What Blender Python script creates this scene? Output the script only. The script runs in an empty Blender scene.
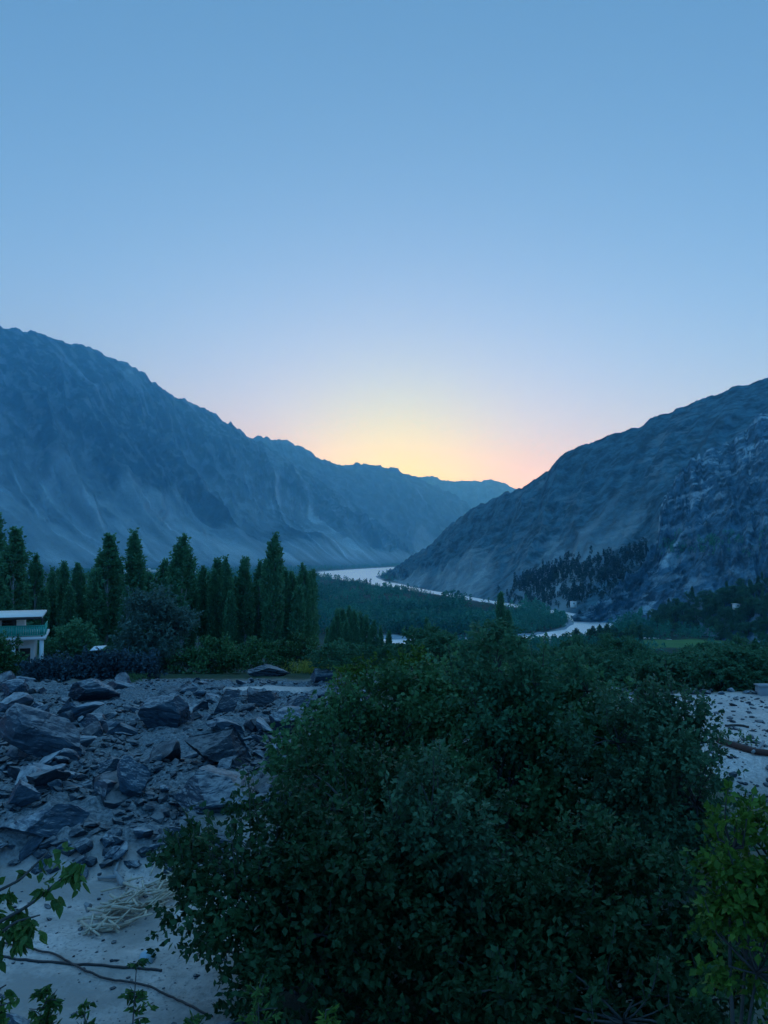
import bpy, math, random
import numpy as np

C = bpy.context.scene
COL = C.collection
R = math.radians
F, HOR = 770.0, 556.0                       # focal length and horizon row of the photograph, in pixels
TILT = math.atan((HOR - 512.0) / F)

# ------------------------------------------------------------------ camera
cam = bpy.data.cameras.new('camera')
cam_o = bpy.data.objects.new('camera', cam)
COL.objects.link(cam_o)
C.camera = cam_o
cam.sensor_fit = 'VERTICAL'
cam.sensor_height = 24.0
cam.lens = 24.0 * F / 1024.0
cam.clip_start, cam.clip_end = 0.1, 60000.0
cam_o.rotation_euler = (R(90) + TILT, 0, 0)
C.render.resolution_x, C.render.resolution_y = 768, 1024

# ------------------------------------------------------------------ world, sun, exposure
SUN_EL, SUN_AZ = 1.0, 1.0                   # degrees; azimuth clockwise from +Y
world = bpy.data.worlds.new('World')
C.world = world
world.use_nodes = True
wn, wl = world.node_tree.nodes, world.node_tree.links
bg = wn['Background']
STR = 0.1
bg.inputs['Strength'].default_value = STR


def wmath(op, a, b=None, c=None):
    n = wn.new('ShaderNodeMath')
    n.operation = op
    for i, v in enumerate((a, b, c)):
        if v is None:
            continue
        if isinstance(v, (int, float)):
            n.inputs[i].default_value = v
        else:
            wl.new(v, n.inputs[i])
    return n.outputs[0]


sky = wn.new('ShaderNodeTexSky')
sky.sky_type = 'NISHITA'
sky.sun_disc = False
sky.sun_elevation = R(SUN_EL)
sky.sun_rotation = R(SUN_AZ)
sky.altitude = 2500
sky.air_density, sky.dust_density, sky.ozone_density = 1.0, 1.0, 3.0
sep = wn.new('ShaderNodeSeparateColor')
wl.new(sky.outputs[0], sep.inputs[0])
# the camera's film response to the dusk sky: one power and gain for each channel
SKY = {'Red': (0.85, 5.3), 'Green': (0.71, 3.3), 'Blue': (0.50, 1.80)}
tc = wn.new('ShaderNodeTexCoord')
dot = wn.new('ShaderNodeVectorMath')
dot.operation = 'DOT_PRODUCT'
wl.new(tc.outputs['Generated'], dot.inputs[0])
dot.inputs[1].default_value = (math.sin(R(SUN_AZ)) * math.cos(R(3.5)), math.cos(R(SUN_AZ)) * math.cos(R(3.5)), math.sin(R(3.5)))
glow = wmath('POWER', wmath('MAXIMUM', dot.outputs['Value'], 0.0), 120.0)     # aureole round the sun that has just gone down
GLOW = {'Red': 0.05, 'Green': 0.50, 'Blue': -0.72}
GLOW_WIDE = {'Red': -0.02, 'Green': 0.0, 'Blue': 0.05}
glow_wide = wmath('POWER', wmath('MAXIMUM', dot.outputs['Value'], 0.0), 22.0)
BEHIND = {'Red': 0.40, 'Green': 0.75, 'Blue': 0.95}     # the darkening sky opposite the sunset
HORIZON = {'Red': 1.20, 'Green': 1.27, 'Blue': 2.2}      # the pale band low in the sky
ZENITH = {'Red': 4.6, 'Green': 4.0, 'Blue': 3.3}
comb = wn.new('ShaderNodeCombineColor')
xyz = wn.new('ShaderNodeSeparateXYZ')
wl.new(tc.outputs['Generated'], xyz.inputs[0])


def wstep(v, a, b):
    r = wn.new('ShaderNodeMapRange')
    r.interpolation_type = 'SMOOTHSTEP'
    r.inputs[1].default_value, r.inputs[2].default_value = a, b
    wl.new(v, r.inputs[0])
    return r.outputs[0]


low = wmath('POWER', wmath('SUBTRACT', 1.0, wmath('MAXIMUM', xyz.outputs['Z'], 0.0)), 3.0)
ahead, high = wstep(xyz.outputs['Y'], -0.75, 0.2), wstep(xyz.outputs['Z'], 0.62, 0.95)
for ch in ('Red', 'Green', 'Blue'):
    g, k = SKY[ch]
    v = wmath('POWER', wmath('MULTIPLY', sep.outputs[ch], STR), g)
    v = wmath('MULTIPLY', v, k / STR)
    v = wmath('MULTIPLY', v, wmath('MULTIPLY_ADD', glow, GLOW[ch], 1.0))
    v = wmath('MULTIPLY', v, wmath('MULTIPLY_ADD', glow_wide, GLOW_WIDE[ch], 1.0))
    v = wmath('MULTIPLY', v, wmath('MULTIPLY_ADD', ahead, 1 - BEHIND[ch], BEHIND[ch]))
    v = wmath('MULTIPLY', v, wmath('MULTIPLY_ADD', high, ZENITH[ch] - 1, 1.0))
    v = wmath('MULTIPLY', v, wmath('MULTIPLY_ADD', low, HORIZON[ch] - 1, 1.0))
    wl.new(v, comb.inputs[ch])
wl.new(comb.outputs[0], bg.inputs['Color'])

sun = bpy.data.lights.new('sun', 'SUN')
sun.energy, sun.angle, sun.color = 0.3, R(0.5), (1.0, 0.72, 0.45)
sun_o = bpy.data.objects.new('sun', sun)
COL.objects.link(sun_o)
sun_o.rotation_euler = (R(90 - SUN_EL), 0, R(180 - SUN_AZ))
sun_o.location = (0, 0, 300)

C.view_settings.view_transform = 'Standard'
C.view_settings.look = 'None'
C.view_settings.exposure = 0.0
C.view_settings.gamma = 1.0
C.view_settings.use_curve_mapping = False
C.render.engine = 'CYCLES'
C.cycles.max_bounces = 8
C.cycles.diffuse_bounces = 4
C.cycles.glossy_bounces = 2
C.cycles.transmission_bounces = 3
C.cycles.volume_bounces = 3
C.cycles.use_denoising = True

# ------------------------------------------------------------------ helpers
rng = np.random.default_rng(7)
random.seed(7)


def ray(px, py):
    u, v = (px - 384.0) / F, (512.0 - py) / F
    return np.array((u, math.cos(TILT) - math.sin(TILT) * v, math.sin(TILT) + math.cos(TILT) * v))


def at(px, py, Y):
    d = ray(px, py)
    return d * (Y / d[1])


def project(P):
    P = np.asarray(P, float)
    yc = P[..., 1] * math.cos(TILT) + P[..., 2] * math.sin(TILT)
    zc = -P[..., 1] * math.sin(TILT) + P[..., 2] * math.cos(TILT)
    return 384 + F * P[..., 0] / yc, 512 - F * zc / yc


_perm = np.random.default_rng(3).permutation(512)
_perm = np.concatenate([_perm, _perm, _perm])
_grad = np.random.default_rng(4).normal(size=(512, 3))
_grad /= np.linalg.norm(_grad, axis=1)[:, None]


def noise(x, y, z=0.0):
    x, y, z = np.broadcast_arrays(np.asarray(x, float), np.asarray(y, float), np.asarray(z, float))
    xi, yi, zi = np.floor(x).astype(int), np.floor(y).astype(int), np.floor(z).astype(int)
    xf, yf, zf = x - xi, y - yi, z - zi
    u, v, w = [t * t * t * (t * (t * 6 - 15) + 10) for t in (xf, yf, zf)]
    out = 0
    for dx in (0, 1):
        for dy in (0, 1):
            for dz in (0, 1):
                h = _perm[(_perm[(_perm[(xi + dx) & 511] + yi + dy) & 511] + zi + dz) & 511]
                g = _grad[h]
                d = g[..., 0] * (xf - dx) + g[..., 1] * (yf - dy) + g[..., 2] * (zf - dz)
                out = out + d * (u if dx else 1 - u) * (v if dy else 1 - v) * (w if dz else 1 - w)
    return out * 1.6


def fbm(x, y, z=0.0, octv=4, lac=2.03, gain=0.5):
    a, f, s = 1.0, 1.0, 0.0
    for i in range(octv):
        s = s + a * noise(x * f + 17.3 * i, y * f + 5.1 * i, np.asarray(z) * f)
        a *= gain
        f *= lac
    return s


def ridged(x, y, z=0.0, octv=4, lac=2.1, gain=0.5):
    a, f, s = 1.0, 1.0, 0.0
    for i in range(octv):
        n = 1.0 - np.abs(noise(x * f + 11.7 * i, y * f + 3.3 * i, np.asarray(z) * f))
        s = s + a * n * n
        a *= gain
        f *= lac
    return s / 1.9


def smooth(a, b, x):
    t = np.clip((x - a) / (b - a), 0, 1)
    return t * t * (3 - 2 * t)


def mesh_np(name, V, Q, attrs=None, flat=False):
    """mesh from an (n,3) array and one (m,k) face array or a list of such arrays"""
    V = np.asarray(V, np.float32)
    Qs = [np.asarray(q, np.int32) for q in (Q if isinstance(Q, list) else [Q]) if len(q)]
    me = bpy.data.meshes.new(name)
    me.vertices.add(len(V))
    me.vertices.foreach_set('co', V.ravel())
    loops = np.concatenate([q.ravel() for q in Qs])
    tot = np.concatenate([np.full(len(q), q.shape[1], np.int32) for q in Qs])
    start = np.concatenate([[0], np.cumsum(tot)[:-1]]).astype(np.int32)
    me.loops.add(len(loops))
    me.loops.foreach_set('vertex_index', loops)
    me.polygons.add(len(tot))
    me.polygons.foreach_set('loop_start', start)
    me.polygons.foreach_set('loop_total', tot)
    me.polygons.foreach_set('use_smooth', np.full(len(tot), not flat))
    for k, a in (attrs or {}).items():
        a = np.asarray(a, np.float32)
        if a.ndim == 1:
            at_ = me.attributes.new(k, 'FLOAT', 'POINT')
            at_.data.foreach_set('value', a)
        else:
            at_ = me.attributes.new(k, 'FLOAT_VECTOR', 'POINT')
            at_.data.foreach_set('vector', a.ravel())
    me.update(calc_edges=True)
    me.validate()
    return me


def obj(name, me, mat=None, parent=None, loc=None):
    o = bpy.data.objects.new(name, me)
    COL.objects.link(o)
    if mat is not None and me is not None and not me.materials:
        me.materials.append(mat)
    if parent is not None:
        o.parent = parent
    if loc is not None:
        o.location = loc
    return o


def tag(o, label=None, cat=None, group=None, kind=None):
    for k, v in (('label', label), ('category', cat), ('group', group), ('kind', kind)):
        if v:
            o[k] = v
    return o


def thing(name, label, cat, loc=(0, 0, 0), rz=0.0, group=None):
    o = obj(name, None, loc=loc)
    o.rotation_euler = (0, 0, rz)
    return tag(o, label, cat, group)


def dup(root, loc, rz=0.0, sc=(1, 1, 1), label=None, group=None):
    r = root.copy()
    COL.objects.link(r)
    r.location, r.rotation_euler, r.scale = loc, (0, 0, rz), sc
    if label:
        r['label'] = label
    if group:
        r['group'] = group
    for ch in root.children:
        c = ch.copy()
        COL.objects.link(c)
        c.parent = r
        for g in ch.children:
            d = g.copy()
            COL.objects.link(d)
            d.parent = c
    return r


class MB:
    """collects boxes, tubes and prisms into one mesh"""

    def __init__(s):
        s.V, s.Q, s.T, s.n = [], [], [], 0

    def add(s, V, Q=(), T=()):
        V = np.asarray(V, float)
        s.V.append(V)
        if len(Q):
            s.Q.append(np.asarray(Q) + s.n)
        if len(T):
            s.T.append(np.asarray(T) + s.n)
        s.n += len(V)
        return s

    def box(s, a, b):
        (x0, y0, z0), (x1, y1, z1) = a, b
        V = [(x0, y0, z0), (x1, y0, z0), (x1, y1, z0), (x0, y1, z0), (x0, y0, z1), (x1, y0, z1), (x1, y1, z1), (x0, y1, z1)]
        return s.add(V, [(0, 3, 2, 1), (4, 5, 6, 7), (0, 1, 5, 4), (1, 2, 6, 5), (2, 3, 7, 6), (3, 0, 4, 7)])

    def tube(s, P, r, sides=6):
        P = np.asarray(P, float)
        m = len(P)
        r = np.broadcast_to(np.asarray(r, float), (m,))
        T = np.gradient(P, axis=0)
        T /= np.linalg.norm(T, axis=1)[:, None] + 1e-9
        ref = np.array((0.31, 0.95, 0.05)) if abs(T[0, 2]) > 0.8 else np.array((0.02, 0.05, 1.0))
        A = np.cross(T, ref)
        A /= np.linalg.norm(A, axis=1)[:, None] + 1e-9
        B = np.cross(T, A)
        an = np.arange(sides) * 2 * math.pi / sides
        V = P[:, None] + r[:, None, None] * (np.cos(an)[None, :, None] * A[:, None] + np.sin(an)[None, :, None] * B[:, None])
        Q = [(i * sides + j, i * sides + (j + 1) % sides, (i + 1) * sides + (j + 1) % sides, (i + 1) * sides + j)
             for i in range(m - 1) for j in range(sides)]
        T3 = [(0, j + 1, j) for j in range(1, sides - 1)] + [((m - 1) * sides, (m - 1) * sides + j, (m - 1) * sides + j + 1) for j in range(1, sides - 1)]
        return s.add(V.reshape(-1, 3), Q, T3)

    def mesh(s, name, flat=False):
        Q = []
        if s.Q:
            Q.append(np.concatenate(s.Q))
        if s.T:
            Q.append(np.concatenate(s.T))
        return mesh_np(name, np.concatenate(s.V), Q, flat=flat)


# ------------------------------------------------------------------ materials
def new_mat(name):
    m = bpy.data.materials.new(name)
    m.use_nodes = True
    nt = m.node_tree
    return m, nt.nodes, nt.links, nt.nodes['Principled BSDF']


def mixcol(n, l, fac, a, b):
    x = n.new('ShaderNodeMix')
    x.data_type = 'RGBA'
    for i, v in ((0, fac), (6, a), (7, b)):
        if isinstance(v, (int, float)):
            x.inputs[i].default_value = v
        elif isinstance(v, tuple):
            x.inputs[i].default_value = (*v, 1)
        else:
            l.new(v, x.inputs[i])
    return x.outputs[2]


def ntex(n, l, scale, detail=5, rough=0.6, coord=None, vec_scale=None):
    t = n.new('ShaderNodeTexNoise')
    t.inputs['Scale'].default_value = scale
    t.inputs['Detail'].default_value = detail
    t.inputs['Roughness'].default_value = rough
    if coord is not None:
        if vec_scale:
            mp = n.new('ShaderNodeMapping')
            mp.inputs['Scale'].default_value = vec_scale
            l.new(coord, mp.inputs[0])
            coord = mp.outputs[0]
        l.new(coord, t.inputs['Vector'])
    return t.outputs['Fac']


def ramp(n, l, v, a, b):
    r = n.new('ShaderNodeMapRange')
    r.inputs[1].default_value, r.inputs[2].default_value = a, b
    l.new(v, r.inputs[0])
    return r.outputs[0]


def attr(n, name, vec=False):
    a = n.new('ShaderNodeAttribute')
    a.attribute_name = name
    return a.outputs['Vector'] if vec else a.outputs['Fac']


def bump(n, l, p, h, strength, dist):
    b = n.new('ShaderNodeBump')
    b.inputs['Strength'].default_value = strength
    b.inputs['Distance'].default_value = dist
    l.new(h, b.inputs['Height'])
    l.new(b.outputs[0], p.inputs['Normal'])


def plain(name, col, rough=0.7, var=0.15, scale=3.0, metallic=0.0, bmp=0.0):
    m, n, l, p = new_mat(name)
    tcn = n.new('ShaderNodeTexCoord')
    f = ntex(n, l, scale, 5, 0.6, tcn.outputs['Object'])
    l.new(mixcol(n, l, f, tuple(c * (1 - var) for c in col), tuple(min(1, c * (1 + var)) for c in col)), p.inputs['Base Color'])
    p.inputs['Roughness'].default_value = rough
    p.inputs['Metallic'].default_value = metallic
    if bmp:
        bump(n, l, p, f, 0.6, bmp)
    return m


def leaf_mat(name, dark, light, trans=0.25, rough=0.45, spec=0.4):
    m, n, l, p = new_mat(name)
    c = mixcol(n, l, attr(n, 'tone'), dark, light)
    l.new(c, p.inputs['Base Color'])
    p.inputs['Roughness'].default_value = rough
    p.inputs['Specular IOR Level'].default_value = spec
    t = n.new('ShaderNodeBsdfTranslucent')
    l.new(c, t.inputs['Color'])
    mx = n.new('ShaderNodeMixShader')
    mx.inputs[0].default_value = trans
    l.new(p.outputs[0], mx.inputs[1])
    l.new(t.outputs[0], mx.inputs[2])
    l.new(mx.outputs[0], n['Material Output'].inputs['Surface'])
    return m


def mountain_mat(name, rock, scree, bscale, bdist):
    m, n, l, p = new_mat(name)
    geo = n.new('ShaderNodeNewGeometry')
    f = ntex(n, l, bscale, 7, 0.65, geo.outputs['Position'])
    f2 = ntex(n, l, bscale * 0.22, 5, 0.6, geo.outputs['Position'])
    rk = mixcol(n, l, ramp(n, l, f, 0.38, 0.64), tuple(c * 0.5 for c in rock), tuple(c * 1.9 for c in rock))
    sc_ = mixcol(n, l, ramp(n, l, f2, 0.3, 0.7), tuple(c * 0.8 for c in scree), tuple(c * 1.15 for c in scree))
    l.new(mixcol(n, l, attr(n, 'scree'), rk, sc_), p.inputs['Base Color'])
    p.inputs['Roughness'].default_value = 0.95
    p.inputs['Specular IOR Level'].default_value = 0.1
    bump(n, l, p, f, 0.7, bdist)
    return m


M = {}
M['left_rock'] = mountain_mat('left_mountain_rock', (0.014, 0.050, 0.078), (0.34, 0.52, 0.62), 0.012, 60)
M['far_rock'] = mountain_mat('far_mountain_rock', (0.03, 0.06, 0.085), (0.28, 0.38, 0.46), 0.008, 60)
M['right_rock'] = mountain_mat('right_mountain_rock', (0.034, 0.098, 0.130), (0.26, 0.36, 0.39), 0.045, 10)
M['spur_rock'] = mountain_mat('spur_rock', (0.040, 0.105, 0.150), (0.46, 0.66, 0.74), 0.09, 6)

# ground: one material, colours picked by masks of real surface kinds
m, n, l, p = new_mat('ground_mix')
geo = n.new('ShaderNodeNewGeometry')
pos = geo.outputs['Position']
fine = ntex(n, l, 9.0, 8, 0.7, pos)
mid = ntex(n, l, 1.1, 6, 0.62, pos)
big = ntex(n, l, 0.05, 6, 0.6, pos)
sand = mixcol(n, l, ramp(n, l, mid, 0.3, 0.7), (0.46, 0.405, 0.37), (0.76, 0.67, 0.62))
sand = mixcol(n, l, ramp(n, l, fine, 0.50, 0.70), sand, (0.20, 0.20, 0.20))
peb = n.new('ShaderNodeTexVoronoi')
peb.inputs['Scale'].default_value = 7.0
l.new(pos, peb.inputs['Vector'])
pat = ntex(n, l, 0.45, 5, 0.65, pos)
sand = mixcol(n, l, ramp(n, l, peb.outputs['Distance'], 0.16, 0.10), sand, (0.17, 0.19, 0.20))
sand = mixcol(n, l, ramp(n, l, pat, 0.60, 0.42), sand, (0.33, 0.31, 0.29))
rub = mixcol(n, l, ramp(n, l, fine, 0.35, 0.7), (0.040, 0.066, 0.085), (0.32, 0.35, 0.36))
grass = mixcol(n, l, ramp(n, l, mid, 0.3, 0.7), (0.012, 0.035, 0.024), (0.035, 0.075, 0.040))
wood_floor = mixcol(n, l, ramp(n, l, big, 0.35, 0.65), (0.010, 0.032, 0.028), (0.030, 0.062, 0.045))
fieldc = mixcol(n, l, ramp(n, l, big, 0.35, 0.65), (0.05, 0.13, 0.045), (0.08, 0.19, 0.06))
gravel = mixcol(n, l, ramp(n, l, big, 0.3, 0.7), (0.22, 0.28, 0.32), (0.34, 0.40, 0.44))
c = mixcol(n, l, attr(n, 'm_rub'), sand, rub)
c = mixcol(n, l, attr(n, 'm_path'), c, mixcol(n, l, ramp(n, l, fine, 0.35, 0.68), mixcol(n, l, ramp(n, l, pat, 0.35, 0.65), (0.52, 0.46, 0.43), (0.80, 0.71, 0.66)), (0.34, 0.31, 0.29)))
c = mixcol(n, l, attr(n, 'm_grass'), c, grass)
c = mixcol(n, l, attr(n, 'm_wood'), c, wood_floor)
c = mixcol(n, l, attr(n, 'm_field'), c, fieldc)
c = mixcol(n, l, attr(n, 'm_gravel'), c, gravel)
l.new(c, p.inputs['Base Color'])
p.inputs['Roughness'].default_value = 0.95
p.inputs['Specular IOR Level'].default_value = 0.15
bump(n, l, p, fine, 0.9, 0.06)
M['ground'] = m

m, n, l, p = new_mat('boulder_stone')
tcn = n.new('ShaderNodeTexCoord')
oi = n.new('ShaderNodeObjectInfo')
f1 = ntex(n, l, 2.2, 8, 0.7, tcn.outputs['Object'])
f2 = ntex(n, l, 2.6, 6, 0.6, tcn.outputs['Object'], (1, 1, 6))
c = mixcol(n, l, ramp(n, l, f1, 0.35, 0.7), (0.006, 0.030, 0.055), (0.036, 0.085, 0.125))
c = mixcol(n, l, ramp(n, l, f2, 0.55, 0.75), c, (0.20, 0.25, 0.29))
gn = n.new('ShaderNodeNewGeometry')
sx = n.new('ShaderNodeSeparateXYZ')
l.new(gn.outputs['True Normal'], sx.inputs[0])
top_light = n.new('ShaderNodeMath')
top_light.operation = 'MULTIPLY'
l.new(ramp(n, l, sx.outputs['Z'], 0.62, 0.92), top_light.inputs[0])
l.new(ramp(n, l, ntex(n, l, 3.3, 7, 0.7, tcn.outputs['Object']), 0.36, 0.56), top_light.inputs[1])
c = mixcol(n, l, top_light.outputs[0], c, (0.30, 0.34, 0.36))     # sky light on upward faces, painted into the colour and broken by noise
hsv = n.new('ShaderNodeHueSaturation')
l.new(ramp(n, l, oi.outputs['Random'], -0.8, 0.9), hsv.inputs['Value'])
l.new(c, hsv.inputs['Color'])
l.new(hsv.outputs[0], p.inputs['Base Color'])
p.inputs['Roughness'].default_value = 0.62
p.inputs['Specular IOR Level'].default_value = 0.45
bump(n, l, p, f1, 0.9, 0.06)
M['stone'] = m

m, n, l, p = new_mat('river_water')
geo = n.new('ShaderNodeNewGeometry')
f = ntex(n, l, 0.12, 4, 0.55, geo.outputs['Position'], (1.0, 0.35, 1.0))
p.inputs['Base Color'].default_value = (0.52, 0.57, 0.60, 1)   # silt-laden melt water
p.inputs['Roughness'].default_value = 0.6
bmp = n.new('ShaderNodeBump')
bmp.inputs['Strength'].default_value, bmp.inputs['Distance'].default_value = 0.7, 0.8
l.new(f, bmp.inputs['Height'])
gls = n.new('ShaderNodeBsdfGlossy')
gls.inputs['Color'].default_value = (0.97, 0.97, 0.97, 1)
gls.inputs['Roughness'].default_value = 0.45
l.new(bmp.outputs[0], gls.inputs['Normal'])
mx = n.new('ShaderNodeMixShader')
mx.inputs[0].default_value = 0.85
l.new(p.outputs[0], mx.inputs[1])
l.new(gls.outputs[0], mx.inputs[2])
l.new(mx.outputs[0], n['Material Output'].inputs['Surface'])
M['water'] = m

M['bark'] = plain('grey_bark', (0.055, 0.06, 0.06), 0.9, 0.4, 6, bmp=0.02)
M['pale_bark'] = plain('pale_poplar_bark', (0.26, 0.31, 0.31), 0.85, 0.35, 3, bmp=0.02)
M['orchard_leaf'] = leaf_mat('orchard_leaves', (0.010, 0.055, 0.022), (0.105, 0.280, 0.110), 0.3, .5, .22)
M['sage_leaf'] = leaf_mat('sage_green_leaves', (0.014, 0.062, 0.034), (0.080, 0.200, 0.105), 0.3, .5, .22)
M['bright_leaf'] = leaf_mat('yellow_green_leaves', (0.018, 0.070, 0.013), (0.110, 0.235, 0.034), 0.3, .5, .2)
M['near_leaf'] = leaf_mat('near_green_leaves', (0.014, 0.062, 0.018), (0.085, 0.200, 0.045), 0.3, .5, .25)
M['poplar_leaf'] = leaf_mat('poplar_leaves', (0.045, 0.17, 0.090), (0.14, 0.38, 0.20), 0.45, .6, .2)
M['valley_leaf'] = leaf_mat('valley_tree_leaves', (0.0273, 0.1183, 0.065), (0.0878, 0.2535, 0.13), 0.4, .6, .2)
M['willow_leaf'] = leaf_mat('grey_willow_leaves', (0.045, 0.115, 0.100), (0.130, 0.250, 0.210), 0.35, .6, .2)
M['wood_leaf'] = leaf_mat('far_wood_leaves', (0.0188, 0.147, 0.1131), (0.066, 0.3186, 0.2168), 0.4, .6, .2)
M['dry_brush'] = leaf_mat('dry_grey_brush', (0.020, 0.052, 0.070), (0.070, 0.125, 0.150), 0.15, 0.8, .1)
M['conifer_leaf'] = leaf_mat('dark_conifer_needles', (0.006, 0.034, 0.036), (0.022, 0.085, 0.080), 0.3, .6, .2)
M['shaded_leaf'] = leaf_mat('shaded_orchard_leaves', (0.005, 0.028, 0.011), (0.040, 0.125, 0.050), 0.3, .5, .2)  # orchard leaves with the shade on the two nearest trees put into the colour
M['straw'] = leaf_mat('yellow_straw', (0.16, 0.20, 0.03), (0.50, 0.48, 0.10), 0.2, 0.8)
M['weed'] = leaf_mat('green_weed', (0.05, 0.12, 0.05), (0.12, 0.24, 0.09), 0.25, 0.7)
M['stick'] = plain('bleached_stick', (0.46, 0.40, 0.31), 0.8, 0.4, 12)
M['driftwood'] = plain('weathered_wood', (0.22, 0.24, 0.25), 0.8, 0.35, 8, bmp=0.01)
M['log'] = plain('red_brown_log', (0.075, 0.035, 0.030), 0.85, 0.4, 6, bmp=0.02)
M['hose'] = plain('black_hose', (0.012, 0.014, 0.017), 0.45, 0.2, 5)
M['white_wall'] = plain('whitewashed_wall', (0.84, 0.85, 0.84), 0.8, 0.1, 1.5)
M['cream_roof'] = plain('cream_roof_slab', (0.78, 0.76, 0.72), 0.7, 0.06, 1.2)
M['dark_wood'] = plain('dark_timber', (0.035, 0.032, 0.03), 0.8, 0.3, 5)
M['green_rail'] = plain('green_railing_paint', (0.05, 0.46, 0.36), 0.5, 0.15, 4)
M['glass'] = plain('dark_window_glass', (0.012, 0.016, 0.02), 0.15, 0.1, 2)
M['concrete'] = plain('grey_concrete', (0.26, 0.30, 0.33), 0.9, 0.2, 2.5, bmp=0.01)
M['sheet'] = plain('white_roof_sheet', (0.80, 0.82, 0.83), 0.5, 0.06, 2)
M['plastic'] = plain('pale_blue_plastic', (0.35, 0.50, 0.58), 0.4, 0.1, 4)

# ------------------------------------------------------------------ terrain
GY = [-9000, 16.6, 30, 41, 46, 65, 80, 115, 160, 300, 480, 560, 60000]
GZ = [-7.0, -7.0, -7.0, -7.15, -7.45, -9.6, -11.8, -17.5, -26, -46, -61, -65, -65]


def valley_pt(px, py, z=-65.0):
    d = ray(px, py)
    return d[:2] * (z / d[2])


RIVER = [  # centre line in the photograph's rows (turned into ground positions) and half width in metres
    (425, 566, 90), (388, 568.5, 120), (356, 571.5, 150), (346, 576, 90), (368, 581, 42), (410, 588, 32), (440, 592, 28),
    (480, 598, 27), (520, 604, 26), (560, 610, 21), (590, 615.5, 26), (603, 622, 26), (588, 629, 20), (560, 635, 22), (520, 639, 24),
    (470, 642, 24), (425, 641.5, 20), (385, 639, 15), (352, 637, 10)]
RP = np.array([valley_pt(a, b) for a, b, w in RIVER])
RW = np.array([w for a, b, w in RIVER], float)


def river_d(x, y):
    """signed distance to the river edge in half widths: below 1 is channel"""
    best = np.full(np.shape(x), 9.0)
    for i in range(len(RP) - 1):
        a, b = RP[i], RP[i + 1]
        ab = b - a
        t = np.clip(((x - a[0]) * ab[0] + (y - a[1]) * ab[1]) / (ab @ ab), 0, 1)
        d = np.hypot(x - a[0] - t * ab[0], y - a[1] - t * ab[1])
        best = np.minimum(best, d / (RW[i] * (1 - t) + RW[i + 1] * t))
    return best


def field_right(y):                        # right-hand limit of the rock field
    return np.interp(y, [16, 19, 28, 46, 60], [-4.0, -3.6, -2.6, -0.6, 1.0])


def masks(x, y):
    w = 1.3 * fbm(x * 0.35, y * 0.35, octv=3)
    rub = smooth(17.2, 18.4, y + w * 0.5) * (1 - smooth(47, 52, y + w)) * (1 - smooth(-0.8, 0.8, x - field_right(y) + w))
    patch = 1 - smooth(0.7, 1.25, np.hypot((x + 6.3) / 2.6, (y - 42.5) / 1.7) + 0.2 * w)
    rub = rub * (1 - patch)
    grass = smooth(46, 52, y + w)
    path = smooth(9.5, 11, x + w * .6) * (1 - smooth(40.2, 41.2, y + 0.15 * w)) * smooth(24, 27, y)
    orchard = smooth(-0.8, 1.2, x - field_right(np.clip(y, 19, 60)) + w) * smooth(15.5, 18, y + w) * (1 - path)
    orchard = np.maximum(orchard, smooth(-2.9, -1.6, x + 0.4 * w) * (1 - path) * smooth(6, 8, y))
    grass = np.maximum(grass * (1 - path), orchard * 0.8)
    return rub, grass, path, patch


def height(x, y):
    x, y = np.broadcast_arrays(np.asarray(x, float), np.asarray(y, float))
    z = np.interp(y, GY, GZ)
    rub, grass, path, patch = masks(x, y)
    side = 1 - smooth(-3.0, 1.0, x)
    z = z + side * smooth(17.0, 18.6, y + 0.5 * noise(x * .5, 2.2)) * (1 - smooth(24, 46, y)) * 0.75
    z = z + (1 - smooth(700, 1600, y)) * smooth(48, 80, y) * fbm(x * 0.02, y * 0.02, octv=3) * np.minimum(2.5, 0.012 * y)
    near = 1 - smooth(60, 90, y)
    lum = ridged(x * 0.30, y * 0.34, octv=4) - 0.75
    z = z + rub * (0.80 * lum + 0.10 * fbm(x * 2.1, y * 2.1, octv=3))
    z = z + near * (1 - rub) * (0.07 * fbm(x * 0.6, y * 0.6, octv=3) + 0.016 * fbm(x * 2.6, y * 2.6, octv=4, gain=0.6))
    # bank below the right-hand terrace
    bank = smooth(8.5, 10.5, x) * smooth(41.0, 43.0, y) * (1 - smooth(60, 90, y))
    z = z - bank * 1.3
    lowr = smooth(10.0, 11.5, x) * (1 - smooth(25.5, 27.6, y)) * smooth(9, 12, y)
    z = z - lowr * (1.1 - 0.5 * ridged(x * 0.5, y * 0.5, octv=3))
    rd = river_d(x, y)
    z = z - (1 - smooth(0.85, 1.15, rd + 0.12 * fbm(x * 0.004, y * 0.004, octv=3))) * 3.0 * smooth(480, 560, y)
    return z


angs = np.concatenate([np.linspace(-180, -50, 20, endpoint=False), np.linspace(-50, -32, 30, endpoint=False), np.linspace(-32, 32, 720, endpoint=False),
                       np.linspace(32, 50, 30, endpoint=False), np.linspace(50, 180, 21)])
rads = np.concatenate([np.linspace(1.0, 10, 24, endpoint=False), np.linspace(10, 50, 380, endpoint=False), np.geomspace(50, 480, 130, endpoint=False),
                       np.geomspace(480, 800, 90, endpoint=False), np.geomspace(800, 16500, 130)])
A, RR = np.meshgrid(np.radians(angs), rads)
BX, BY0, BY1 = 9000.0, -1500.0, 14900.0      # the block of air and land that is modelled
X = np.clip(RR * np.sin(A), -BX + 60, BX - 60)
Y = np.clip(RR * np.cos(A), BY0 + 60, BY1 - 60)
Z = height(X, Y)
rub, grass, path, patch = masks(X, Y)
nr, na = X.shape
idx = np.arange(nr * na).reshape(nr, na)
Q = np.stack([idx[:-1, :-1], idx[:-1, 1:], idx[1:, 1:], idx[1:, :-1]], -1).reshape(-1, 4)
rd = river_d(X, Y)
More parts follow.
